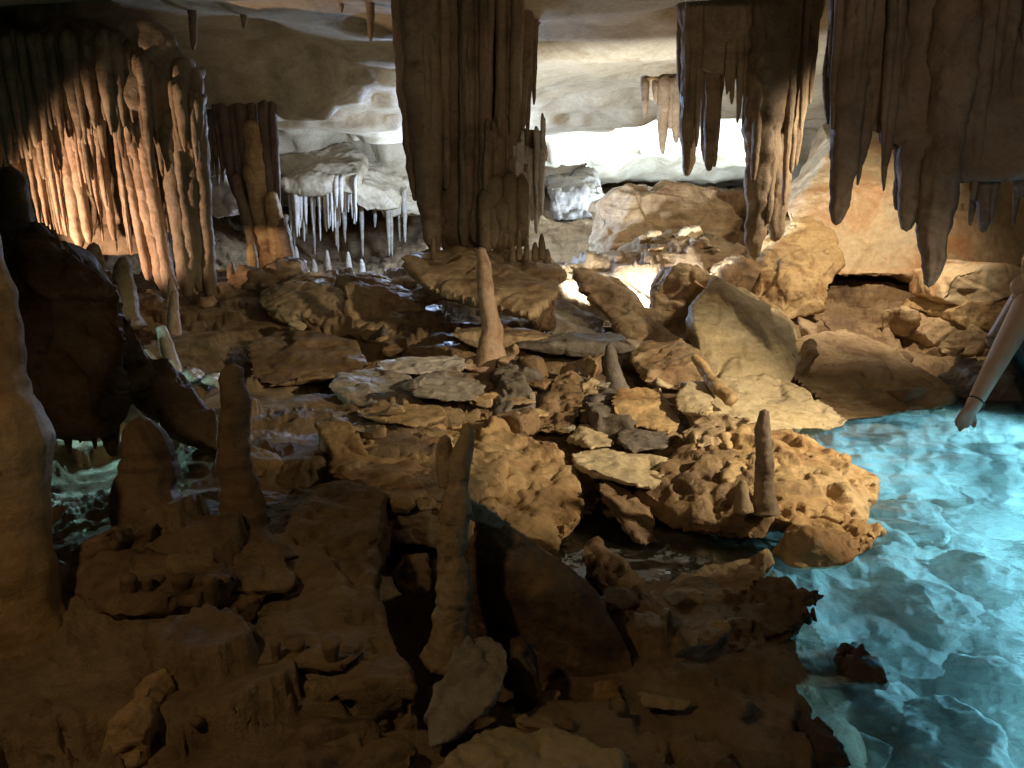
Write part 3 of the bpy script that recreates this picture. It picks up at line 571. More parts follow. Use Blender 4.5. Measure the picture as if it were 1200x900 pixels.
rock("stone", [[P(x, y, d_) for (x, y, d_) in ((720,508,3.25),(740,498,3.4),(785,506,3.3),(784,526,3.05),(740,530,3.0),(724,522,3.1),(760,512,3.5))]], 'slate', "dark grey stained stone under the honey coloured block", "stone", d=3, strata=0.4)
rock("rock_slab", [[P(x, y, d_) for (x, y, d_) in ((668,532,3.0),(690,524,3.15),(740,534,3.1),(782,536,3.0),(785,556,2.85),(768,578,2.7),(740,570,2.72),(690,558,2.8),(672,550,2.9),(720,540,3.3),(770,560,3.1))]], 'pale', "pale cream slab overhanging the dark hollow", "slab", d=2.8, strata=0.3, lump=0.8, chips=8)
rock("stone", [[P(x, y, d_) for (x, y, d_) in ((792,508,3.2),(830,490,3.35),(852,500,3.2),(850,520,3.0),(815,524,2.98),(830,510,3.4))]], 'tan', "crumbly rosy tan stone between honey block and stalagmite", "stone", d=2.8, karst=0.02)
# rubble with holes left of the honey block
rock("boulder", [[P(x, y, d_) for (x, y, d_) in ((640,462,3.75),(652,436,3.9),(668,430,3.9),(682,440,3.85),(686,470,3.6),(668,512,3.3),(630,512,3.3),(622,496,3.4),(660,470,4.0))]], 'brown', "brown ridge shaped boulder among the grey rubble", "boulder", d=3, strata=0.4, karst=0.02)
rock("boulder", [[P(x, y, d_) for (x, y, d_) in ((680,452,3.8),(690,436,3.9),(702,444,3.85),(700,490,3.5),(688,508,3.4),(678,490,3.55),(695,470,4.0))]], 'tan', "narrow upright tan stone beside the brown ridge boulder", "boulder", d=3, karst=0.015)
rock("boulder", [block([(578,464),(590,450),(616,452),(626,472),(620,492),(590,494)], 3.55, 0.3)], 'slate', "slate grey lump right of the grey slabs", "boulder", d=3, karst=0.02)
rock("boulder", [block([(574,448),(580,436),(610,430),(636,438),(640,452),(600,458)], 3.85, 0.3)], 'slate', "slate grey lump at the slender stalagmite's foot", "boulder", d=3, karst=0.02)
rock("stone", [block([(592,500),(600,494),(622,492),(620,502),(604,508)], 3.3, 0.15)], 'grey', "flat light grey chip on the top edge of the lit ochre boulder", "stone", d=3)
rock("rock_slab", [block([(600,404),(650,402),(742,400),(748,412),(700,420),(640,416)], 4.3, 0.35)], 'slate', "greenish dark slab in the trough below the long slanting slab", "slab", d=3.5, strata=0.7)
stal("stalagmite", [P(724,462,3.9),P(720,440,3.9),P(716,418,3.9),P(714,404,3.9)], [px2m(r, 3.9) for r in (14,10,9,5)], 'slate', None, label="squat dark stump standing in for a cast shadow behind the honey block", cat="stalagmite", seg=18, step=0.01, noise=0.2)  # dark stump placed where only a cast shadow falls
g = empty("broken_stalactite", P(838, 455, 3.55), "broken tilted dripstone leaning between pale upright block and tall cream boulder", "stalactite")
stal("shaft", [P(814,418,3.7),P(826,436,3.62),P(842,455,3.5),P(858,470,3.42)], [px2m(r, 3.6) for r in (5,7,8,7)], 'ochre', g, seg=16, step=0.01, noise=0.3)

# ================================================================== peninsula by the pool
rock("rock_tongue", [[P(x, y, d_) for (x, y, d_) in ((800,452,3.75),(842,440,3.9),(880,436,4.05),(930,446,4.05),(952,462,3.9),(948,480,3.7),(935,502,3.45),(870,505,3.3),(810,490,3.4),(930,470,4.3),(840,520,3.7),(930,520,3.7))],[P(x, y, d_) for (x, y, d_) in ((930,462,3.85),(960,470,3.85),(994,490,3.75),(996,495,3.68),(975,501,3.55),(930,502,3.45),(950,512,3.7))]], 'pale', "cream tongue of rock with split tip reaching over the pool", "rock", d=3, strata=0.9, lump=0.7, tilt=(0.15,0))
pen = [[P(x, y, d_) for (x, y, d_) in ((846,512,3.1),(880,492,3.3),(930,500,3.3),(948,522,3.15),(985,538,3.05),(1014,562,2.9),(1020,590,2.7),(985,602,2.6),(930,604,2.55),(880,600,2.55),(850,560,2.75),(900,540,3.5),(960,560,3.3),(900,660,2.8),(985,640,2.85),(905,515,3.05),(945,545,2.82))]]
rock("rock_outcrop", pen+[[P(x, y, d_) for (x, y, d_) in ((985,540,3.0),(1020,556,2.95),(1036,572,2.85),(1024,586,2.75),(990,590,2.7),(1000,570,3.2))]], 'ochre', "honey yellow pitted outcrop jutting into the blue pool", "rock", d=2.6, strata=0.35, karst=0.035, lump=1.2, chips=8)
rock("boulder", [[P(x, y, d_) for (x, y, d_) in ((902,636,2.5),(916,606,2.6),(958,600,2.65),(1005,606,2.7),(1036,622,2.6),(1030,640,2.5),(990,658,2.42),(980,668,2.45),(930,668,2.45),(905,660,2.48),(945,628,2.40),(990,630,2.44),(960,630,3.0),(1010,640,2.9))]], 'ochre', "blunt ochre boulder hanging low over the water below the outcrop", "boulder", d=2.5, strata=0.15, karst=0.02, lump=1.1)
rock("rock_overhang", [[P(x, y, d_) for (x, y, d_) in ((768,548,2.85),(800,524,3.05),(850,518,3.05),(890,560,2.75),(906,610,2.55),(900,632,2.5),(862,634,2.55),(800,626,2.65),(760,606,2.75),(712,572,2.85),(820,560,3.3),(890,600,3.1),(780,590,3.2))]], 'brown', "brown overhanging ledge roofing the dark hollow", "ledge", d=2.6, strata=0.4, karst=0.025, lump=1.0)
rock("stone", [[P(x, y, d_) for (x, y, d_) in ((694,566,2.75),(712,560,2.85),(770,600,2.7),(768,640,2.55),(748,640,2.52),(716,606,2.62),(740,600,3.0))]], 'brown', "leaning brown prop stone under the pale cream slab", "stone", d=2.6, strata=0.3)
stal("stalagmite", [P(898,602,2.52),P(897,575,2.52),P(896,540,2.52),P(894,505,2.52),P(896,482,2.52)], [px2m(r, 2.52) for r in (17,12,11,10,6)], 'drip', None, label="knobbly ringed stalagmite standing on the honey yellow outcrop", cat="stalagmite", seg=26, step=0.005, noise=0.2, ringy=0.22)
stal("stalagmite", [P(871,600,2.5),P(870,585,2.5),P(869,572,2.5),P(870,564,2.5)], [px2m(r, 2.5) for r in (12,8,7,4)], 'tan', None, label="tiny thumb sized stalagmite on the brown overhanging ledge", cat="stalagmite", seg=16, step=0.005, noise=0.15)
rock("rock_ridge", [[P(x, y, d_) for (x, y, d_) in ((676,640,2.4),(690,622,2.5),(708,664,2.35),(770,690,2.25),(770,716,2.12),(710,706,2.15),(700,680,2.5),(760,700,2.5))],
     [P(x, y, d_) for (x, y, d_) in ((750,688,2.25),(830,690,2.25),(880,672,2.3),(906,640,2.4),(912,660,2.3),(880,704,2.15),(800,722,2.1),(750,714,2.12),(830,700,2.5),(900,660,2.6))]], 'tan', "crescent shaped tan ridge rimming the dark hollow", "rock", d=2.3, strata=0.3, karst=0.02)
rock("boulder", [[P(x, y, d_) for (x, y, d_) in ((846,700,2.15),(880,680,2.25),(930,674,2.25),(950,690,2.15),(948,716,2.05),(938,748,1.95),(890,768,1.92),(856,750,1.98),(900,710,2.5),(930,730,2.4))],
     [P(x, y, d_) for (x, y, d_) in ((930,690,2.15),(968,697,2.12),(964,706,2.1),(935,708,2.08),(940,697,2.2))],
     [P(x, y, d_) for (x, y, d_) in ((930,712,2.1),(962,718,2.07),(956,730,2.03),(930,734,2.02),(938,722,2.15))]], 'brown', "dark jagged boulder with two snouts poking towards the pool", "boulder", d=2.2, karst=0.02)
rock("boulder", [[P(x, y, d_) for (x, y, d_) in ((972,770,1.92),(985,752,1.96),(1015,756,1.95),(1038,776,1.9),(1042,800,1.83),(1015,816,1.8),(980,808,1.81),(1005,780,2.1),(1010,830,1.95))]], 'dripd', "nearly black lumpy rock standing alone in the blue water", "boulder", d=2.0, karst=0.015, lump=1.4)
rock("stone", [[P(x, y, d_) for (x, y, d_) in ((824,770,1.88),(834,742,1.95),(860,736,1.98),(895,762,1.92),(894,782,1.86),(850,800,1.8),(860,770,2.1))]], 'tan', "tan half sunken stone with a wet pale rim below the jagged boulder", "stone", d=2, chips=8)
rock("stone", [block([(955,890),(965,878),(985,880),(1000,895),(990,915),(960,915)], 1.55, 0.12)], 'dripd', "small black stone half under water at the near shore", "stone", d=1.8)
for (x, y, d_, s_, lab) in [(1100,850,1.72,.15,"rounded sunken boulder with bright rim close to the lone black rock"),(1165,790,1.98,.14,"sunken boulder out in the brightest blue of the pool"),(1090,690,2.35,.16,"broad sunken rock off the ochre boulder"),
        (1060,560,3.05,.14,"sunken rock in the shade off the honey yellow outcrop"),(1150,620,2.7,.15,"low sunken rock in the middle of the pool"),(980,880,1.65,.10,"sunken stone in the dark shallows of the near shore"),(1160,700,2.3,.12,"flat sunken stone between the larger sunken rocks")]:
    c = P(x, y, d_); gx, gy = c[0], c[1]; gz = ground(gx, gy)
    pts = [(gx+s_*random.uniform(.7,1.2)*math.cos(a), gy+s_*random.uniform(.7,1.2)*math.sin(a), gz+h) for a in np.arange(0, 6.2, 0.9) for h in (-.05, random.uniform(.08,.18))]+[(gx, gy, gz+.26)]
    pts = [(a_, b_, min(c_, -0.06)) for a_, b_, c_ in pts]
    rock("sunken_boulder", [pts], 'bed', lab, "boulder", "boulders under the pool water", d=2.4, strata=0.3)

# ================================================================== right shore
rock("rock_slab", [[P(x, y, d_) for (x, y, d_) in ((922,398,5.0),(975,384,5.2),(1040,404,5.1),(1085,432,4.8),(1122,462,4.4),(1120,480,4.2),(1060,488,4.12),(975,484,4.15),(930,445,4.5),(1000,420,5.6),(1100,450,5.2))]], 'tan', "grey tan slab sloping from the recess down to the far water's edge", "slab", d=3.6, strata=0.6, lump=0.7)
rock("rock_slab", [[P(x, y, d_) for (x, y, d_) in ((930,472,4.2),(1000,462,4.4),(1072,470,4.3),(1070,482,4.15),(1000,494,4.0),(945,496,3.95),(1000,485,4.4))]], 'tan', "low flat tan slab lapped by the far end of the pool", "slab", d=3.6, strata=0.5, lump=0.5)
for (pts, mt, lab) in [
    ([(1108,352),(1118,322),(1160,312),(1215,316),(1230,345),(1180,358),(1130,360)], 'rust', "rust banded block on top of the stack at the recess's right end"),
    ([(1105,372),(1125,352),(1200,352),(1240,370),(1200,390),(1130,388)], 'ochre', "orange brown block under the rust banded block"),
    ([(1088,392),(1110,374),(1150,382),(1175,400),(1168,416),(1110,418),(1092,408)], 'tan', "tan block with a bright sunlit looking edge low in the stack"),
    ([(1070,425),(1100,405),(1170,412),(1220,420),(1210,460),(1120,458),(1080,445)], 'brown', "dark brown bottom block of the stack beside the water")]:
    rock("rock_block", [block(pts, 5.3, 0.7)], mt, lab, "rock", "stacked blocks right of the recess", d=4, strata=0.5)
rock("rock_block", [block([(950,395),(965,335),(1040,330),(1095,345),(1090,410),(1010,400)], 6.2, 0.8)], 'brown', "brown layered block deep in the shaded recess", "rock", d=4.5, strata=1.0)
rock("rock_block", [block([(1130,470),(1150,440),(1185,430),(1230,440),(1240,490),(1150,496)], 4.45, 0.4)], 'slate', "dark wet rock behind the bather's arm", "rock", d=3.6)

# ================================================================== the pit and the near centre
rock("boulder", [[P(x, y, d_) for (x, y, d_) in ((548,520,2.95),(580,494,3.15),(640,512,3.1),(668,548,2.95),(682,574,2.8),(678,618,2.6),(662,648,2.48),(620,640,2.42),(570,606,2.5),(545,560,2.7),(600,540,3.5),(670,600,3.2),(560,640,2.9))]], 'ochre', "big lit ochre boulder behind the leaning dark slab", "boulder", d=2.7, strata=0.3, lump=0.8, karst=0.012)
rock("rock_flank", [[P(x, y, d_) for (x, y, d_) in ((385,505,3.0),(470,492,3.2),(575,490,3.28),(600,520,3.05),(590,580,2.62),(570,615,2.42),(548,604,2.42),(500,582,2.46),(445,594,2.40),(385,565,2.55),(420,520,3.3),(580,560,3.2),(480,600,2.75))]], 'ochre', "long ochre rock flank sloping from the grey slabs to the pit", "rock", d=2.6, strata=0.7, lump=1.2, karst=0.02)
rock("leaning_slab", [[P(x, y, d_) for (x, y, d_) in ((542,640,1.83),(560,612,1.80),(582,604,1.82),(640,640,1.85),(690,682,1.88),(722,735,1.86),(745,765,1.84),(746,800,1.82),(690,818,1.83),(600,806,1.86),(552,770,1.92),(590,640,2.5),(690,705,2.45),(730,800,2.2),(570,780,2.5))]], 'brown', "huge leaning dark brown slab with a lit upper right edge", "slab", d=2.0, strata=0.2, lump=0.3, facet=0.3, chips=2)
st = empty("stalagmite", P(530, 745, 1.7), "tall knobbly stalagmite with double tip rising from the pit", "stalagmite")
stal("spire", [P(526,775,1.72),P(529,735,1.7),P(533,690,1.7),P(531,650,1.7),P(537,600,1.7),P(538,560,1.7),P(543,525,1.7),P(548,500,1.7)], [px2m(r, 1.7) for r in (34,20,20,16,20,15,12,6)], 'tan', st, seg=40, step=0.005, noise=0.3, ringy=0.16, fr=1.4)
stal("stub", [P(526,570,1.71),P(523,545,1.71),P(521,528,1.71),P(522,514,1.71)], [px2m(r, 1.7) for r in (11,11,10,6)], 'tan', st, seg=24, step=0.006, noise=0.18)
rock("branch", [[P(x, y, d_) for (x, y, d_) in ((540,578,1.69),(552,586,1.70),(575,600,1.76),(600,612,1.84),(598,628,1.85),(570,618,1.78),(542,606,1.70),(560,600,1.86))]], 'tan', parent=st, vox=0.006, strata=0.0, chips=3, facet=0.4)
rock("stone", [[P(x, y, d_) for (x, y, d_) in ((534,760,1.55),(548,744,1.58),(578,742,1.6),(600,768,1.56),(594,806,1.5),(566,836,1.46),(540,862,1.44),(498,876,1.42),(494,842,1.46),(516,800,1.5),(560,800,1.75),(530,860,1.65))]], 'grey', "upright grey stone leaning in the mouth of the pit", "stone", d=1.9, chips=10, strata=0.1)
rock("stone", [block([(598,772),(612,766),(628,788),(636,830),(634,866),(604,866)], 1.63, 0.1)], 'brown', "thin dark fin of rock behind the upright grey stone", "stone", d=2)
rock("boulder", [[P(x, y, d_) for (x, y, d_) in ((500,905,1.34),(530,872,1.42),(590,854,1.5),(650,856,1.5),(700,874,1.45),(752,904,1.38),(700,980,1.2),(540,980,1.2),(620,880,1.75))]], 'pale', "pale domed rock in front of the upright grey stone", "boulder", d=1.9, strata=0.3, lump=0.8)
rock("stone", [block([(456,676),(474,656),(500,652),(506,684),(498,704),(468,698)], 2.32, 0.05)], 'tan', "tan stone standing in for the lit spot at the bottom of the pit", "stone", d=2.2)  # stone added in place of a patch of light on the pit floor

def shelf(top, th):
    A = [P(*t) for t in top]; return A+[a-np.array((0, -0.03, th)) for a in A]
rock("rock_shelf", [shelf([(262,640,2.02),(290,575,2.5),(420,560,2.55),(452,578,2.4),(434,612,2.18),(424,662,1.97),(430,690,1.88),(300,720,1.75)], .15),
     shelf([(300,715,1.75),(426,676,1.92),(432,712,1.82),(452,766,1.66),(492,826,1.5),(470,850,1.45),(330,800,1.55)], .15)], 'floor', "dull brown rock shelf whose curved edge overhangs the black pit", "ledge", d=2.0, strata=0.5, lump=1.0, facet=0.8, karst=0.022)
rock("rock_shelf", [shelf([(410,548,2.7),(470,520,2.95),(560,530,2.9),(572,575,2.6),(548,600,2.44),(500,578,2.5),(440,592,2.42)], .13)], 'floor', "tan lip of rock at the back of the pit beside the lit ochre boulder", "ledge", d=2.5, strata=0.3, lump=0.5, facet=0.6)

# ================================================================== left foreground
st = empty("stalagmite", P(10, 930, 1.6), "massive dim ochre stalagmite column rising along the left shore path", "stalagmite")
stal("trunk", [P(0,1010,1.55),P(-6,860,1.6),P(-10,720,1.62),P(-14,600,1.64),P(-22,480,1.66),P(-26,380,1.68),P(-30,300,1.7),P(-34,230,1.7)], [px2m(r, 1.65) for r in (112,88,76,66,60,46,36,16)], 'ochre', st, seg=48, step=0.012, noise=0.12, ribs=0.07, fr=1.6)
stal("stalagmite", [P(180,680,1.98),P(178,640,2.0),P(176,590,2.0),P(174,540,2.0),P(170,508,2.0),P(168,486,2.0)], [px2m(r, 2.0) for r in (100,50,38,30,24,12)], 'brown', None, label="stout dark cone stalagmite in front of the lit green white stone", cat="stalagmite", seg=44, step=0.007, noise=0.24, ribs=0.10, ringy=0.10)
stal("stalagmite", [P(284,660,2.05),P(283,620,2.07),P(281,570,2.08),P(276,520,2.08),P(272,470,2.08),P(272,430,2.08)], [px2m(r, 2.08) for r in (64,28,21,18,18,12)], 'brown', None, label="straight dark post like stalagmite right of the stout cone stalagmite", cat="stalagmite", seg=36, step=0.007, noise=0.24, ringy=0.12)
# hanging dark mass with fringe underneath
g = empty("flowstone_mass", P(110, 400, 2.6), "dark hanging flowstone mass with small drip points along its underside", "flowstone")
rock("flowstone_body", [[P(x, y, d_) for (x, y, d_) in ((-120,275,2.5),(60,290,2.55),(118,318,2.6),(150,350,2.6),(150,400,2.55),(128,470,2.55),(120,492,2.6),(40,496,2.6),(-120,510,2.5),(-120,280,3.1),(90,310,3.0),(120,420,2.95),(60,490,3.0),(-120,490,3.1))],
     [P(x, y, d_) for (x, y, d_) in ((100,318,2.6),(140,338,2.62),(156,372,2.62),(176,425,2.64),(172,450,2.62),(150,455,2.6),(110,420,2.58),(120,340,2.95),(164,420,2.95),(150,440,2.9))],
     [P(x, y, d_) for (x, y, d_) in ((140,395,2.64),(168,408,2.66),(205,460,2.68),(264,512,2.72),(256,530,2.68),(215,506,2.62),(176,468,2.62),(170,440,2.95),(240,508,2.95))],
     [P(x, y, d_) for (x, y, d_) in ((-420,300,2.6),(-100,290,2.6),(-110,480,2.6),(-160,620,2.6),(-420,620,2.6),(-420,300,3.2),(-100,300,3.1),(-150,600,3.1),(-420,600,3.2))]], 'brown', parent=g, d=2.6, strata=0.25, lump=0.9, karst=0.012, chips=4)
for (x0, y0, x1, y1, r0, r1) in [(20,300,22,200,22,14),(44,300,45,262,18,12),(54,488,56,532,7,3),(76,488,78,534,5,3),(92,490,92,520,4,2),(108,488,108,528,5,2),(125,486,128,536,12,6),(38,488,36,520,9,3)]:
    hang(g, 2.65, x0, y0, x1, y1, r0, r1, 'brown', "drip_point", root=False, seg=18, step=0.01, noise=0.2)
for (x, y0, y1, r0, r1, d_, mt, lab) in [(146,372,302,17,9,4.5,'brown',"blunt brown stalagmite below the lit curtain's middle"),(112,370,288,16,9,4.6,'brown',"dark blunt stalagmite at the curtain's dark foot"),
        (205,392,342,8,5,4.5,'driprose',"thumb like rosy stalagmite under the curtain's long shafts"),(243,350,288,9,6,5.3,'driprose',"pinkish brown post stalagmite right of the curtain"),
        (297,328,286,7,6,6.2,'ochre',"small orange stump in front of the orange column foot"),(202,352,326,6,4,4.9,'driprose',"small pale rosy knob among the curtain's shaft feet"),(136,360,334,6,3,4.4,'driprose',"little bright orange spike beside the blunt brown stalagmite"),
        (272,340,308,7,4,5.8,'brown',"short dark stub between pinkish post and orange stump")]:
    stal("stalagmite", [P(x, y0+10, d_), P(x, y0, d_), P(x-1, (y0+y1)/2, d_), P(x-2, y1+6, d_), P(x-2, y1, d_)], [px2m(r, d_) for r in (r0*1.5, r0*1.1, (r0+r1)/2, r1, r1*.6)], mt, None, label=lab, cat="stalagmite", group="stalagmites under the left curtain", seg=20, step=0.01, noise=0.16, ringy=0.06)
stal("stalagmite", [P(205,446,3.7),P(202,430,3.72),P(195,405,3.75),P(188,384,3.75)], [px2m(r, 3.7) for r in (11,9,8.5,6)], 'calcite', None, label="tilted cyan lit white stalagmite by the dark hanging mass", cat="stalagmite", seg=20, step=0.008, noise=0.14)
stal("stalagmite", [P(180,430,3.65),P(176,420,3.65),P(170,410,3.65)], [px2m(r, 3.65) for r in (8,6,3)], 'calcite', None, label="tiny cyan lit nub next to the tilted white stalagmite", cat="stalagmite", seg=14, step=0.008, noise=0.14)
rock("stone", [block([(128,482),(134,464),(148,458),(168,470),(182,486),(160,498),(132,494)], 3.0, 0.2)], 'calcite', "pale stone glowing green white behind the stout cone stalagmite", "stone", d=2.8)
for (pts, d_, lab) in [([(206,440),(220,434),(236,444),(228,450)],3.65,"flat white chip beside the tilted white stalagmite"),([(232,446),(246,440),(262,450),(256,458)],3.6,"white chip right of the flat chip behind the post stalagmite")]:
    rock("stone", [block(pts, d_, 0.1)], 'calcite', lab, "stone", d=3, chips=5)
g = empty("flowstone_hump", P(165, 730, 1.7), "dim brown flowstone hump with dripping lower lip below the stout cone stalagmite", "flowstone")
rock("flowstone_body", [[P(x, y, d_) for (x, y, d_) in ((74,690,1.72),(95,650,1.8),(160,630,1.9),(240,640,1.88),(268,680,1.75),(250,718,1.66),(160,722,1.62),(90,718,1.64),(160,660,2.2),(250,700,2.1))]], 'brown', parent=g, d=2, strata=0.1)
for x in (150, 172, 184, 214, 233, 246, 258):
    hang(g, 1.68+random.uniform(-.02, .05), x, 676, x+random.uniform(-4, 4), 712+random.random()*26, random.uniform(6, 13), 2.5, 'brown', "drip_point", root=False, seg=14, step=0.008, noise=0.2)
rock("boulder", [[P(x, y, d_) for (x, y, d_) in ((252,690,1.76),(262,645,1.9),(310,632,1.95),(345,660,1.88),(356,692,1.8),(310,702,1.74),(300,670,2.2))]], 'floor', "low dull tan boulder right of the dripping flowstone hump", "boulder", d=2, strata=0.2)
g = empty("flowstone_shelf", P(300, 770, 1.6), "low brown flowstone shelf with ragged dripping edge over a black undercut", "flowstone")
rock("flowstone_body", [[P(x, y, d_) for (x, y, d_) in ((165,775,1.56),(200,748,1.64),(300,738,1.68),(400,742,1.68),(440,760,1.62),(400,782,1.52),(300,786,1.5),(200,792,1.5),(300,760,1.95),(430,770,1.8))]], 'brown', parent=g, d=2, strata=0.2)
for x in (176, 190, 228, 243, 262, 280, 322, 347, 388):
    hang(g, 1.56+random.uniform(-.02, .05), x, 752, x+random.uniform(-4, 4), 784+random.random()*24, random.uniform(5, 12), 2, 'brown', "drip_point", root=False, seg=12, step=0.008, noise=0.2)
rock("stone", [block([(112,905),(124,850),(150,838),(168,856),(166,905)], 1.32, 0.14)], 'ochre', "dim ochre upright stone near the massive stalagmite column", "stone", d=2)
rock("rock_slab", [[P(x, y, d_) for (x, y, d_) in ((165,890,1.34),(200,850,1.42),(320,830,1.5),(430,850,1.47),(490,880,1.4),(480,930,1.28),(200,940,1.25),(320,880,1.7))]], 'brown', "dark low slab under the flowstone shelf's undercut", "slab", d=2, strata=0.3)

# ================================================================== breakdown: angular blocks wedged between the big slabs
rb = random.Random(21)
regions = [((560, 400, 735, 520), 13, ['slate', 'grey', 'tan', 'brown'], "in the dim trough below the long slanting slab"),
           ((735, 400, 880, 530), 8, ['tan', 'pale', 'ochre'], "around the honey coloured block"),
           ((290, 335, 560, 420), 10, ['tan', 'brown'], "on the slope left of the slender stalagmite"),
           ((825, 300, 905, 395), 5, ['tan', 'rust', 'brown'], "right of the blazing white crevice"),
           ((270, 500, 440, 570), 9, ['tan', 'ochre', 'brown'], "on the dim slope above the rock shelf"),
           ((600, 640, 900, 800), 11, ['brown', 'tan'], "on the shore below the dark hollow"),
           ((930, 380, 1180, 470), 10, ['tan', 'brown'], "on the far shore by the dark recess"),
           ((60, 600, 420, 880), 12, ['brown', 'floor'], "on the dim ground left of the pit")]
sizes = ['large', 'small']
for (bx0, by0, bx1, by1), cnt, mats_, where in regions:
    for k in range(cnt):
        x = rb.uniform(bx0, bx1); y = rb.uniform(by0, by1)
        dd = np.linspace(1.2, 9, 200); q = np.array([P(x, y, t) for t in dd]); hit = np.where(q[:, 2] < floor_f(q[:, 0], q[:, 1])+0.0)[0]
        if not len(hit) or q[hit[0]][2] < -0.03: continue
        c = q[hit[0]]; dh = dd[hit[0]]; big = rb.random() < 0.4
        w_ = px2m(rb.uniform(24, 40) if big else rb.uniform(12, 21), dh)
        az = rb.uniform(0, 6.28); ca, sa = math.cos(az), math.sin(az); tx_, ty_ = rb.uniform(-.45, .45), rb.uniform(-.45, .45); ht = rb.uniform(.28, .75)
        pts = []
        for _ in range(13):
            v = np.array([rb.choice((-1, 1))*rb.uniform(.55, 1), rb.choice((-1, 1))*rb.uniform(.4, .8), rb.choice((-1, 1))*rb.uniform(.7, 1)*ht])*w_
            v = np.array([v[0]*ca-v[1]*sa, v[0]*sa+v[1]*ca, v[2]]); v[2] += tx_*v[0]+ty_*v[1]; pts.append(c+v+np.array((0, 0, w_*0.12)))
        mt = mats_[k % len(mats_)]; cn = {'tan': 'tan', 'grey': 'light grey', 'slate': 'slate grey', 'ochre': 'ochre', 'brown': 'brown', 'pale': 'cream', 'rust': 'rusty cream', 'floor': 'dull brown'}[mt]
        sz = 'large' if big else 'fist sized'
        rock("rock_block", [pts], mt, f"{sz} angular {cn} block wedged {where}", "rock", f"{sz} {cn} blocks {where}", vox=max(0.006, dh*0.003), chips=8, strata=0.5, rough=0.7, facet=0.8)
# ================================================================== loose rubble
kinds = ['tan', 'grey', 'slate', 'ochre', 'brown']
spots = [(random.uniform(580, 760), random.uniform(400, 540)) for _ in range(16)]+[(random.uniform(690, 880), random.uniform(270, 296)) for _ in range(14)]+[(random.uniform(420, 580), random.uniform(380, 500)) for _ in range(5)]+[(random.uniform(620, 900), random.uniform(700, 880)) for _ in range(16)]
for i, (x, y) in enumerate(spots):
    # distance where the sight line meets the floor
    dd = np.linspace(1.2, 9, 160); q = np.array([P(x, y, t) for t in dd]); hit = np.where(q[:, 2] < floor_f(q[:, 0], q[:, 1])+0.02)[0]
    if not len(hit): continue
    c = q[hit[0]]; s_ = random.uniform(0.010, 0.026)*math.sqrt(max(1, dd[hit[0]]))
    pts = [tuple(c+np.array((random.gauss(0, s_), random.gauss(0, s_), random.gauss(0, s_*0.5)+0.01))) for _ in range(11)]
    mt = kinds[i % 5]; cn = {'tan': 'tan', 'grey': 'light grey', 'slate': 'dark grey', 'ochre': 'ochre', 'brown': 'brown'}[mt]
    where = 'in the middle rubble' if i < 16 else 'on the sandy slope before the bright chamber' if i < 30 else 'around the grey slabs' if i < 35 else 'on the dark near shore'
    rock("pebble", [pts], mt, f"small loose {cn} stone {where}", "stone", f"loose {cn} stones {where}", vox=max(0.0045, s_*0.16), chips=5, strata=0.2, rough=0.4)

# ================================================================== the bather crouching at the water's edge
def ball(c, r, n=14):
    c = np.asarray(c, float); r = np.asarray(r, float)*np.ones(3); k = np.arange(n*4)+0.5
    ph = np.arccos(1-2*k/(n*4)); t = np.pi*(1+5**0.5)*k
    return c+r*np.stack([np.cos(t)*np.sin(ph), np.sin(t)*np.sin(ph), np.cos(ph)], 1)
def limb(a, ra, b, rb): return np.vstack([ball(a, ra), ball(b, rb)])
def relax(V, F, it):
    E = np.vstack([F[:, [0, 1]], F[:, [1, 2]], F[:, [2, 3]], F[:, [3, 0]]])
    for _ in range(it):
        A = np.zeros_like(V); n = np.zeros(len(V))
        np.add.at(A, E[:, 0], V[E[:, 1]]); np.add.at(n, E[:, 0], 1); np.add.at(A, E[:, 1], V[E[:, 0]]); np.add.at(n, E[:, 1], 1)
        V = V*0.45+0.55*A/n[:, None]
    return V
sh = P(1204, 358, 4.02); el = P(1174, 413, 3.97); wr = P(1140, 476, 3.93); kn = P(1132, 490, 3.92); fi = P(1120, 506, 3.91)
sh2 = sh+np.array((.16, .30, .03)); chest = (sh+sh2)/2+np.array((.07, .0, -.05)); waist = chest+np.array((.20, .02, -.16)); pel = np.array((chest[0]+.40, chest[1]+.02, .14))
neck = (sh+sh2)/2+np.array((-.03, 0, .06)); head = neck+np.array((.045, -.05, .12))
kneeL = np.array((pel[0]-.47, pel[1]-.12, .36)); ankL = np.array((pel[0]-.30, pel[1]-.10, -.02)); kneeR = np.array((pel[0]-.40, pel[1]+.16, .30)); ankR = np.array((pel[0]-.16, pel[1]+.15, -.03))
el2 = sh2+np.array((-.10, .05, -.25)); wr2 = np.array((kneeR[0]+.02, kneeR[1], kneeR[2]+.07))
hd = (fi-wr)/np.linalg.norm(fi-wr); side = np.cross(hd, (0, 1, 0)); side /= np.linalg.norm(side)
segs = [(sh, .064, el, .051, 'arm'), (el, .051, wr, .034, 'arm'), (sh2, .052, el2, .040, 'arm'), (el2, .040, wr2, .026, 'arm'),
        (sh, .060, chest, .105, 'torso'), (sh2, .060, chest, .105, 'torso'), (chest, .125, waist, .110, 'torso'), (waist, .112, pel, .140, 'torso'),
        (neck, .050, head+np.array((.0, .01, -.07)), .050, 'neck'), (chest, .07, neck, .052, 'neck'),
        (pel+np.array((-.03, -.09, 0)), .098, kneeL, .062, 'leg'), (kneeL, .060, ankL, .038, 'leg'), (pel+np.array((-.03, .09, 0)), .098, kneeR, .062, 'leg'), (kneeR, .060, ankR, .038, 'leg'),
        (ankL, .035, ankL+np.array((-.16, -.02, -.045)), .026, 'foot'), (ankR, .035, ankR+np.array((-.16, .02, -.045)), .026, 'foot')]
hul = [limb(a, ra, b_, rb) for a, ra, b_, rb, _ in segs]
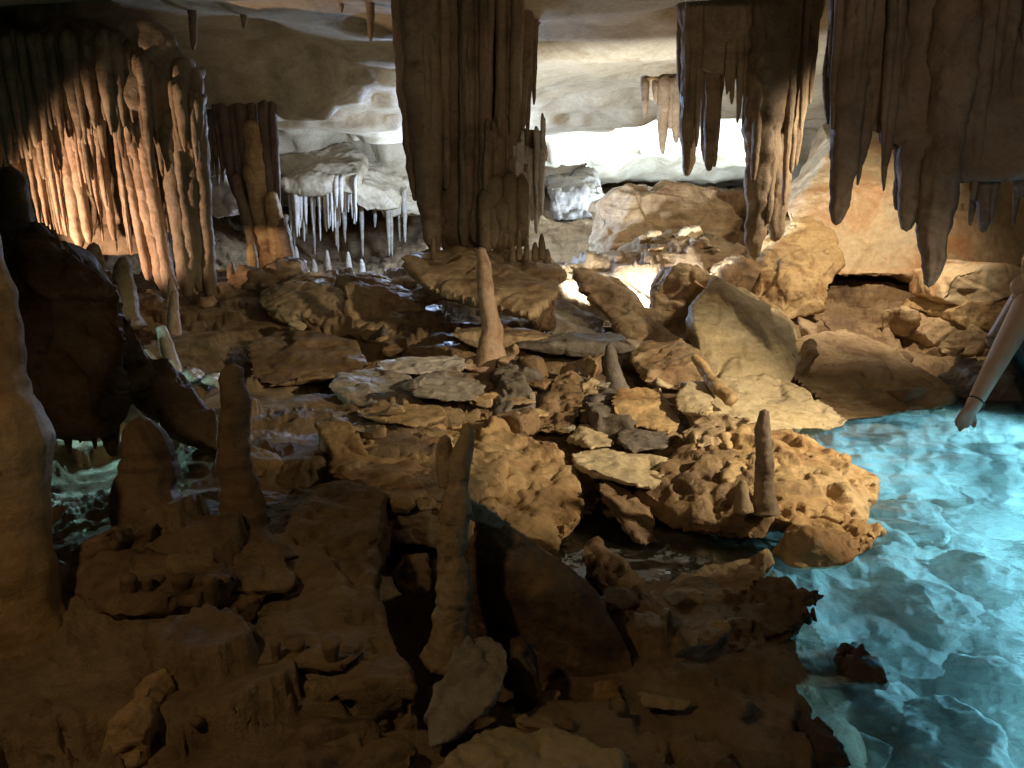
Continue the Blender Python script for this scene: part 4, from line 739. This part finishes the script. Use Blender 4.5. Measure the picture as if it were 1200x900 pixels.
hul += [np.vstack([ball(head, (.082, .072, .098)), ball(head+np.array((-.045, -.02, -.07)), (.035, .04, .035))]), limb(head+np.array((-.082, -.035, .0)), .008, head+np.array((-.104, -.045, -.028)), .014)]
def hand(w0, dr, sd, curl):
    up = np.cross(dr, sd); out = [np.vstack([ball(w0, .022), ball(w0+dr*.045+sd*.026, .014), ball(w0+dr*.085+sd*.030, .011), ball(w0+dr*.085-sd*.030, .010), ball(w0+dr*.04-sd*.022, .013)])]
    for k, ln in enumerate((.068, .078, .072, .056)):
        p0 = w0+dr*.082+sd*(.028-.019*k); p1 = p0+dr*ln*.5+sd*(.006-.004*k)+up*curl*.3*ln; p2 = p1+dr*ln*.32+up*curl*.5*ln; p3_ = p2+dr*ln*.22+up*curl*.5*ln
        out += [limb(p0, .0095, p1, .0088), limb(p1, .0088, p2, .008), limb(p2, .008, p3_, .0068)]
    t0 = w0+dr*.025+sd*.022; t1 = t0+dr*.032+sd*.030+up*curl*.01; t2 = t1+dr*.034+sd*.008+up*curl*.015
    return out+[limb(t0, .013, t1, .0105), limb(t1, .010, t2, .008)]
hul += hand(wr, hd, side, 0.5)
d2 = (np.array((-.8, -.1, -.5))); d2 /= np.linalg.norm(d2); s2 = np.cross(d2, (0, 0, 1)); s2 /= np.linalg.norm(s2); hul += hand(wr2, d2, s2, -0.6)
V, F = remesh_hulls(hul, 0.0062); V = relax(V, F, 3)
m, nt, b = new_mat("skin"); b.inputs['Roughness'].default_value = 0.45
tx = nt.nodes.new("ShaderNodeTexNoise"); tx.inputs['Scale'].default_value = 14; rp = nt.nodes.new("ShaderNodeValToRGB")
rp.color_ramp.elements[0].color = (0.34, 0.215, 0.15, 1); rp.color_ramp.elements[1].color = (0.48, 0.33, 0.24, 1)
nt.links.new(tx.outputs[0], rp.inputs[0]); nt.links.new(rp.outputs[0], b.inputs['Base Color'])
b.inputs['Subsurface Weight'].default_value = 0.12; b.inputs['Subsurface Radius'].default_value = (0.02, 0.008, 0.004); M['skin'] = m
def plain(name, col, rough, sc_=60):
    m, nt, b = new_mat(name); b.inputs['Roughness'].default_value = rough
    tx = nt.nodes.new("ShaderNodeTexNoise"); tx.inputs['Scale'].default_value = sc_; rp = nt.nodes.new("ShaderNodeValToRGB")
    rp.color_ramp.elements[0].color = tuple(c*0.7 for c in col)+(1,); rp.color_ramp.elements[1].color = tuple(c*1.25 for c in col)+(1,)
    nt.links.new(tx.outputs[0], rp.inputs[0]); nt.links.new(rp.outputs[0], b.inputs['Base Color'])
    bp = nt.nodes.new("ShaderNodeBump"); bp.inputs['Distance'].default_value = 0.002; nt.links.new(tx.outputs[0], bp.inputs['Height']); nt.links.new(bp.outputs[0], b.inputs['Normal'])
    M[name] = m; return m
plain("black_fabric", (0.012, 0.012, 0.015), 0.5); plain("dark_hair", (0.018, 0.012, 0.009), 0.45, 150); plain("cord", (0.01, 0.01, 0.012), 0.6); plain("eye_dark", (0.02, 0.015, 0.012), 0.2)
person = empty("person", (pel[0], pel[1], -0.05), "crouching person in black swimwear dipping one bare arm into the pool", "person")
mesh_obj("body", V, F, 'skin', person)
best = np.full(len(V), 9.0); lab = np.zeros(len(V), int); tt_ = np.zeros(len(V))
for k, (a, ra, b_, rb, nm) in enumerate(segs):
    ab = b_-a; t = np.clip(((V-a)@ab)/(ab@ab), 0, 1); dist = np.linalg.norm(V-(a+t[:, None]*ab), axis=1)-(ra+(rb-ra)*t)
    u = dist < best; best[u] = dist[u]; lab[u] = k; tt_[u] = t[u]
names = np.array([q[4] for q in segs])[lab]
on = ((names == 'torso') & ~((lab == 4) & (tt_ < .25)) & ~((lab == 5) & (tt_ < .25))) | ((names == 'leg') & ~(((lab == 11) | (lab == 13)) & (tt_ > 0.85)))
Vn = vnormals(V, F); Fs = F[on[F].all(1)]; idx = np.unique(Fs); mp_ = np.zeros(len(V), int); mp_[idx] = np.arange(len(idx))
mesh_obj("swimsuit", (V+Vn*0.006)[idx], mp_[Fs], 'black_fabric', person)
hv, hf = remesh_hulls([ball(head+np.array((.018, .012, .016)), (.088, .084, .100)), limb(head+np.array((.055, .03, -.02)), .062, head+np.array((.075, .05, -.14)), .045), limb(head+np.array((.01, -.075, .0)), .032, head+np.array((-.005, -.085, -.13)), .016), limb(head+np.array((.07, .06, -.12)), .045, head+np.array((.11, .08, -.24)), .02)], 0.007)
hv = relax(hv, hf, 2); hn = vnormals(hv, hf); hv = hv+hn*(0.006*ridged(hv*np.array((60, 60, 9)), 2, 5))[:, None]
mesh_obj("hair", hv, hf, 'dark_hair', person)
for e in (-.034, .03):
    ev_, ef_ = remesh_hulls([ball(head+np.array((-.070+abs(e)*.15, e-.03, .012)), .011)], 0.003); mesh_obj("eye", ev_, ef_, 'eye_dark', person)
cp = wr-hd*0.03; ang = np.linspace(0, 2*np.pi, 25)
Vc, Fc = tube([cp+0.0385*(np.cos(t)*side+np.sin(t)*np.cross(hd, side)) for t in ang], [0.0035]*25, seg=8, step=0.01, noise=0.0, cap=False)
mesh_obj("wristband", Vc, Fc, 'cord', person)
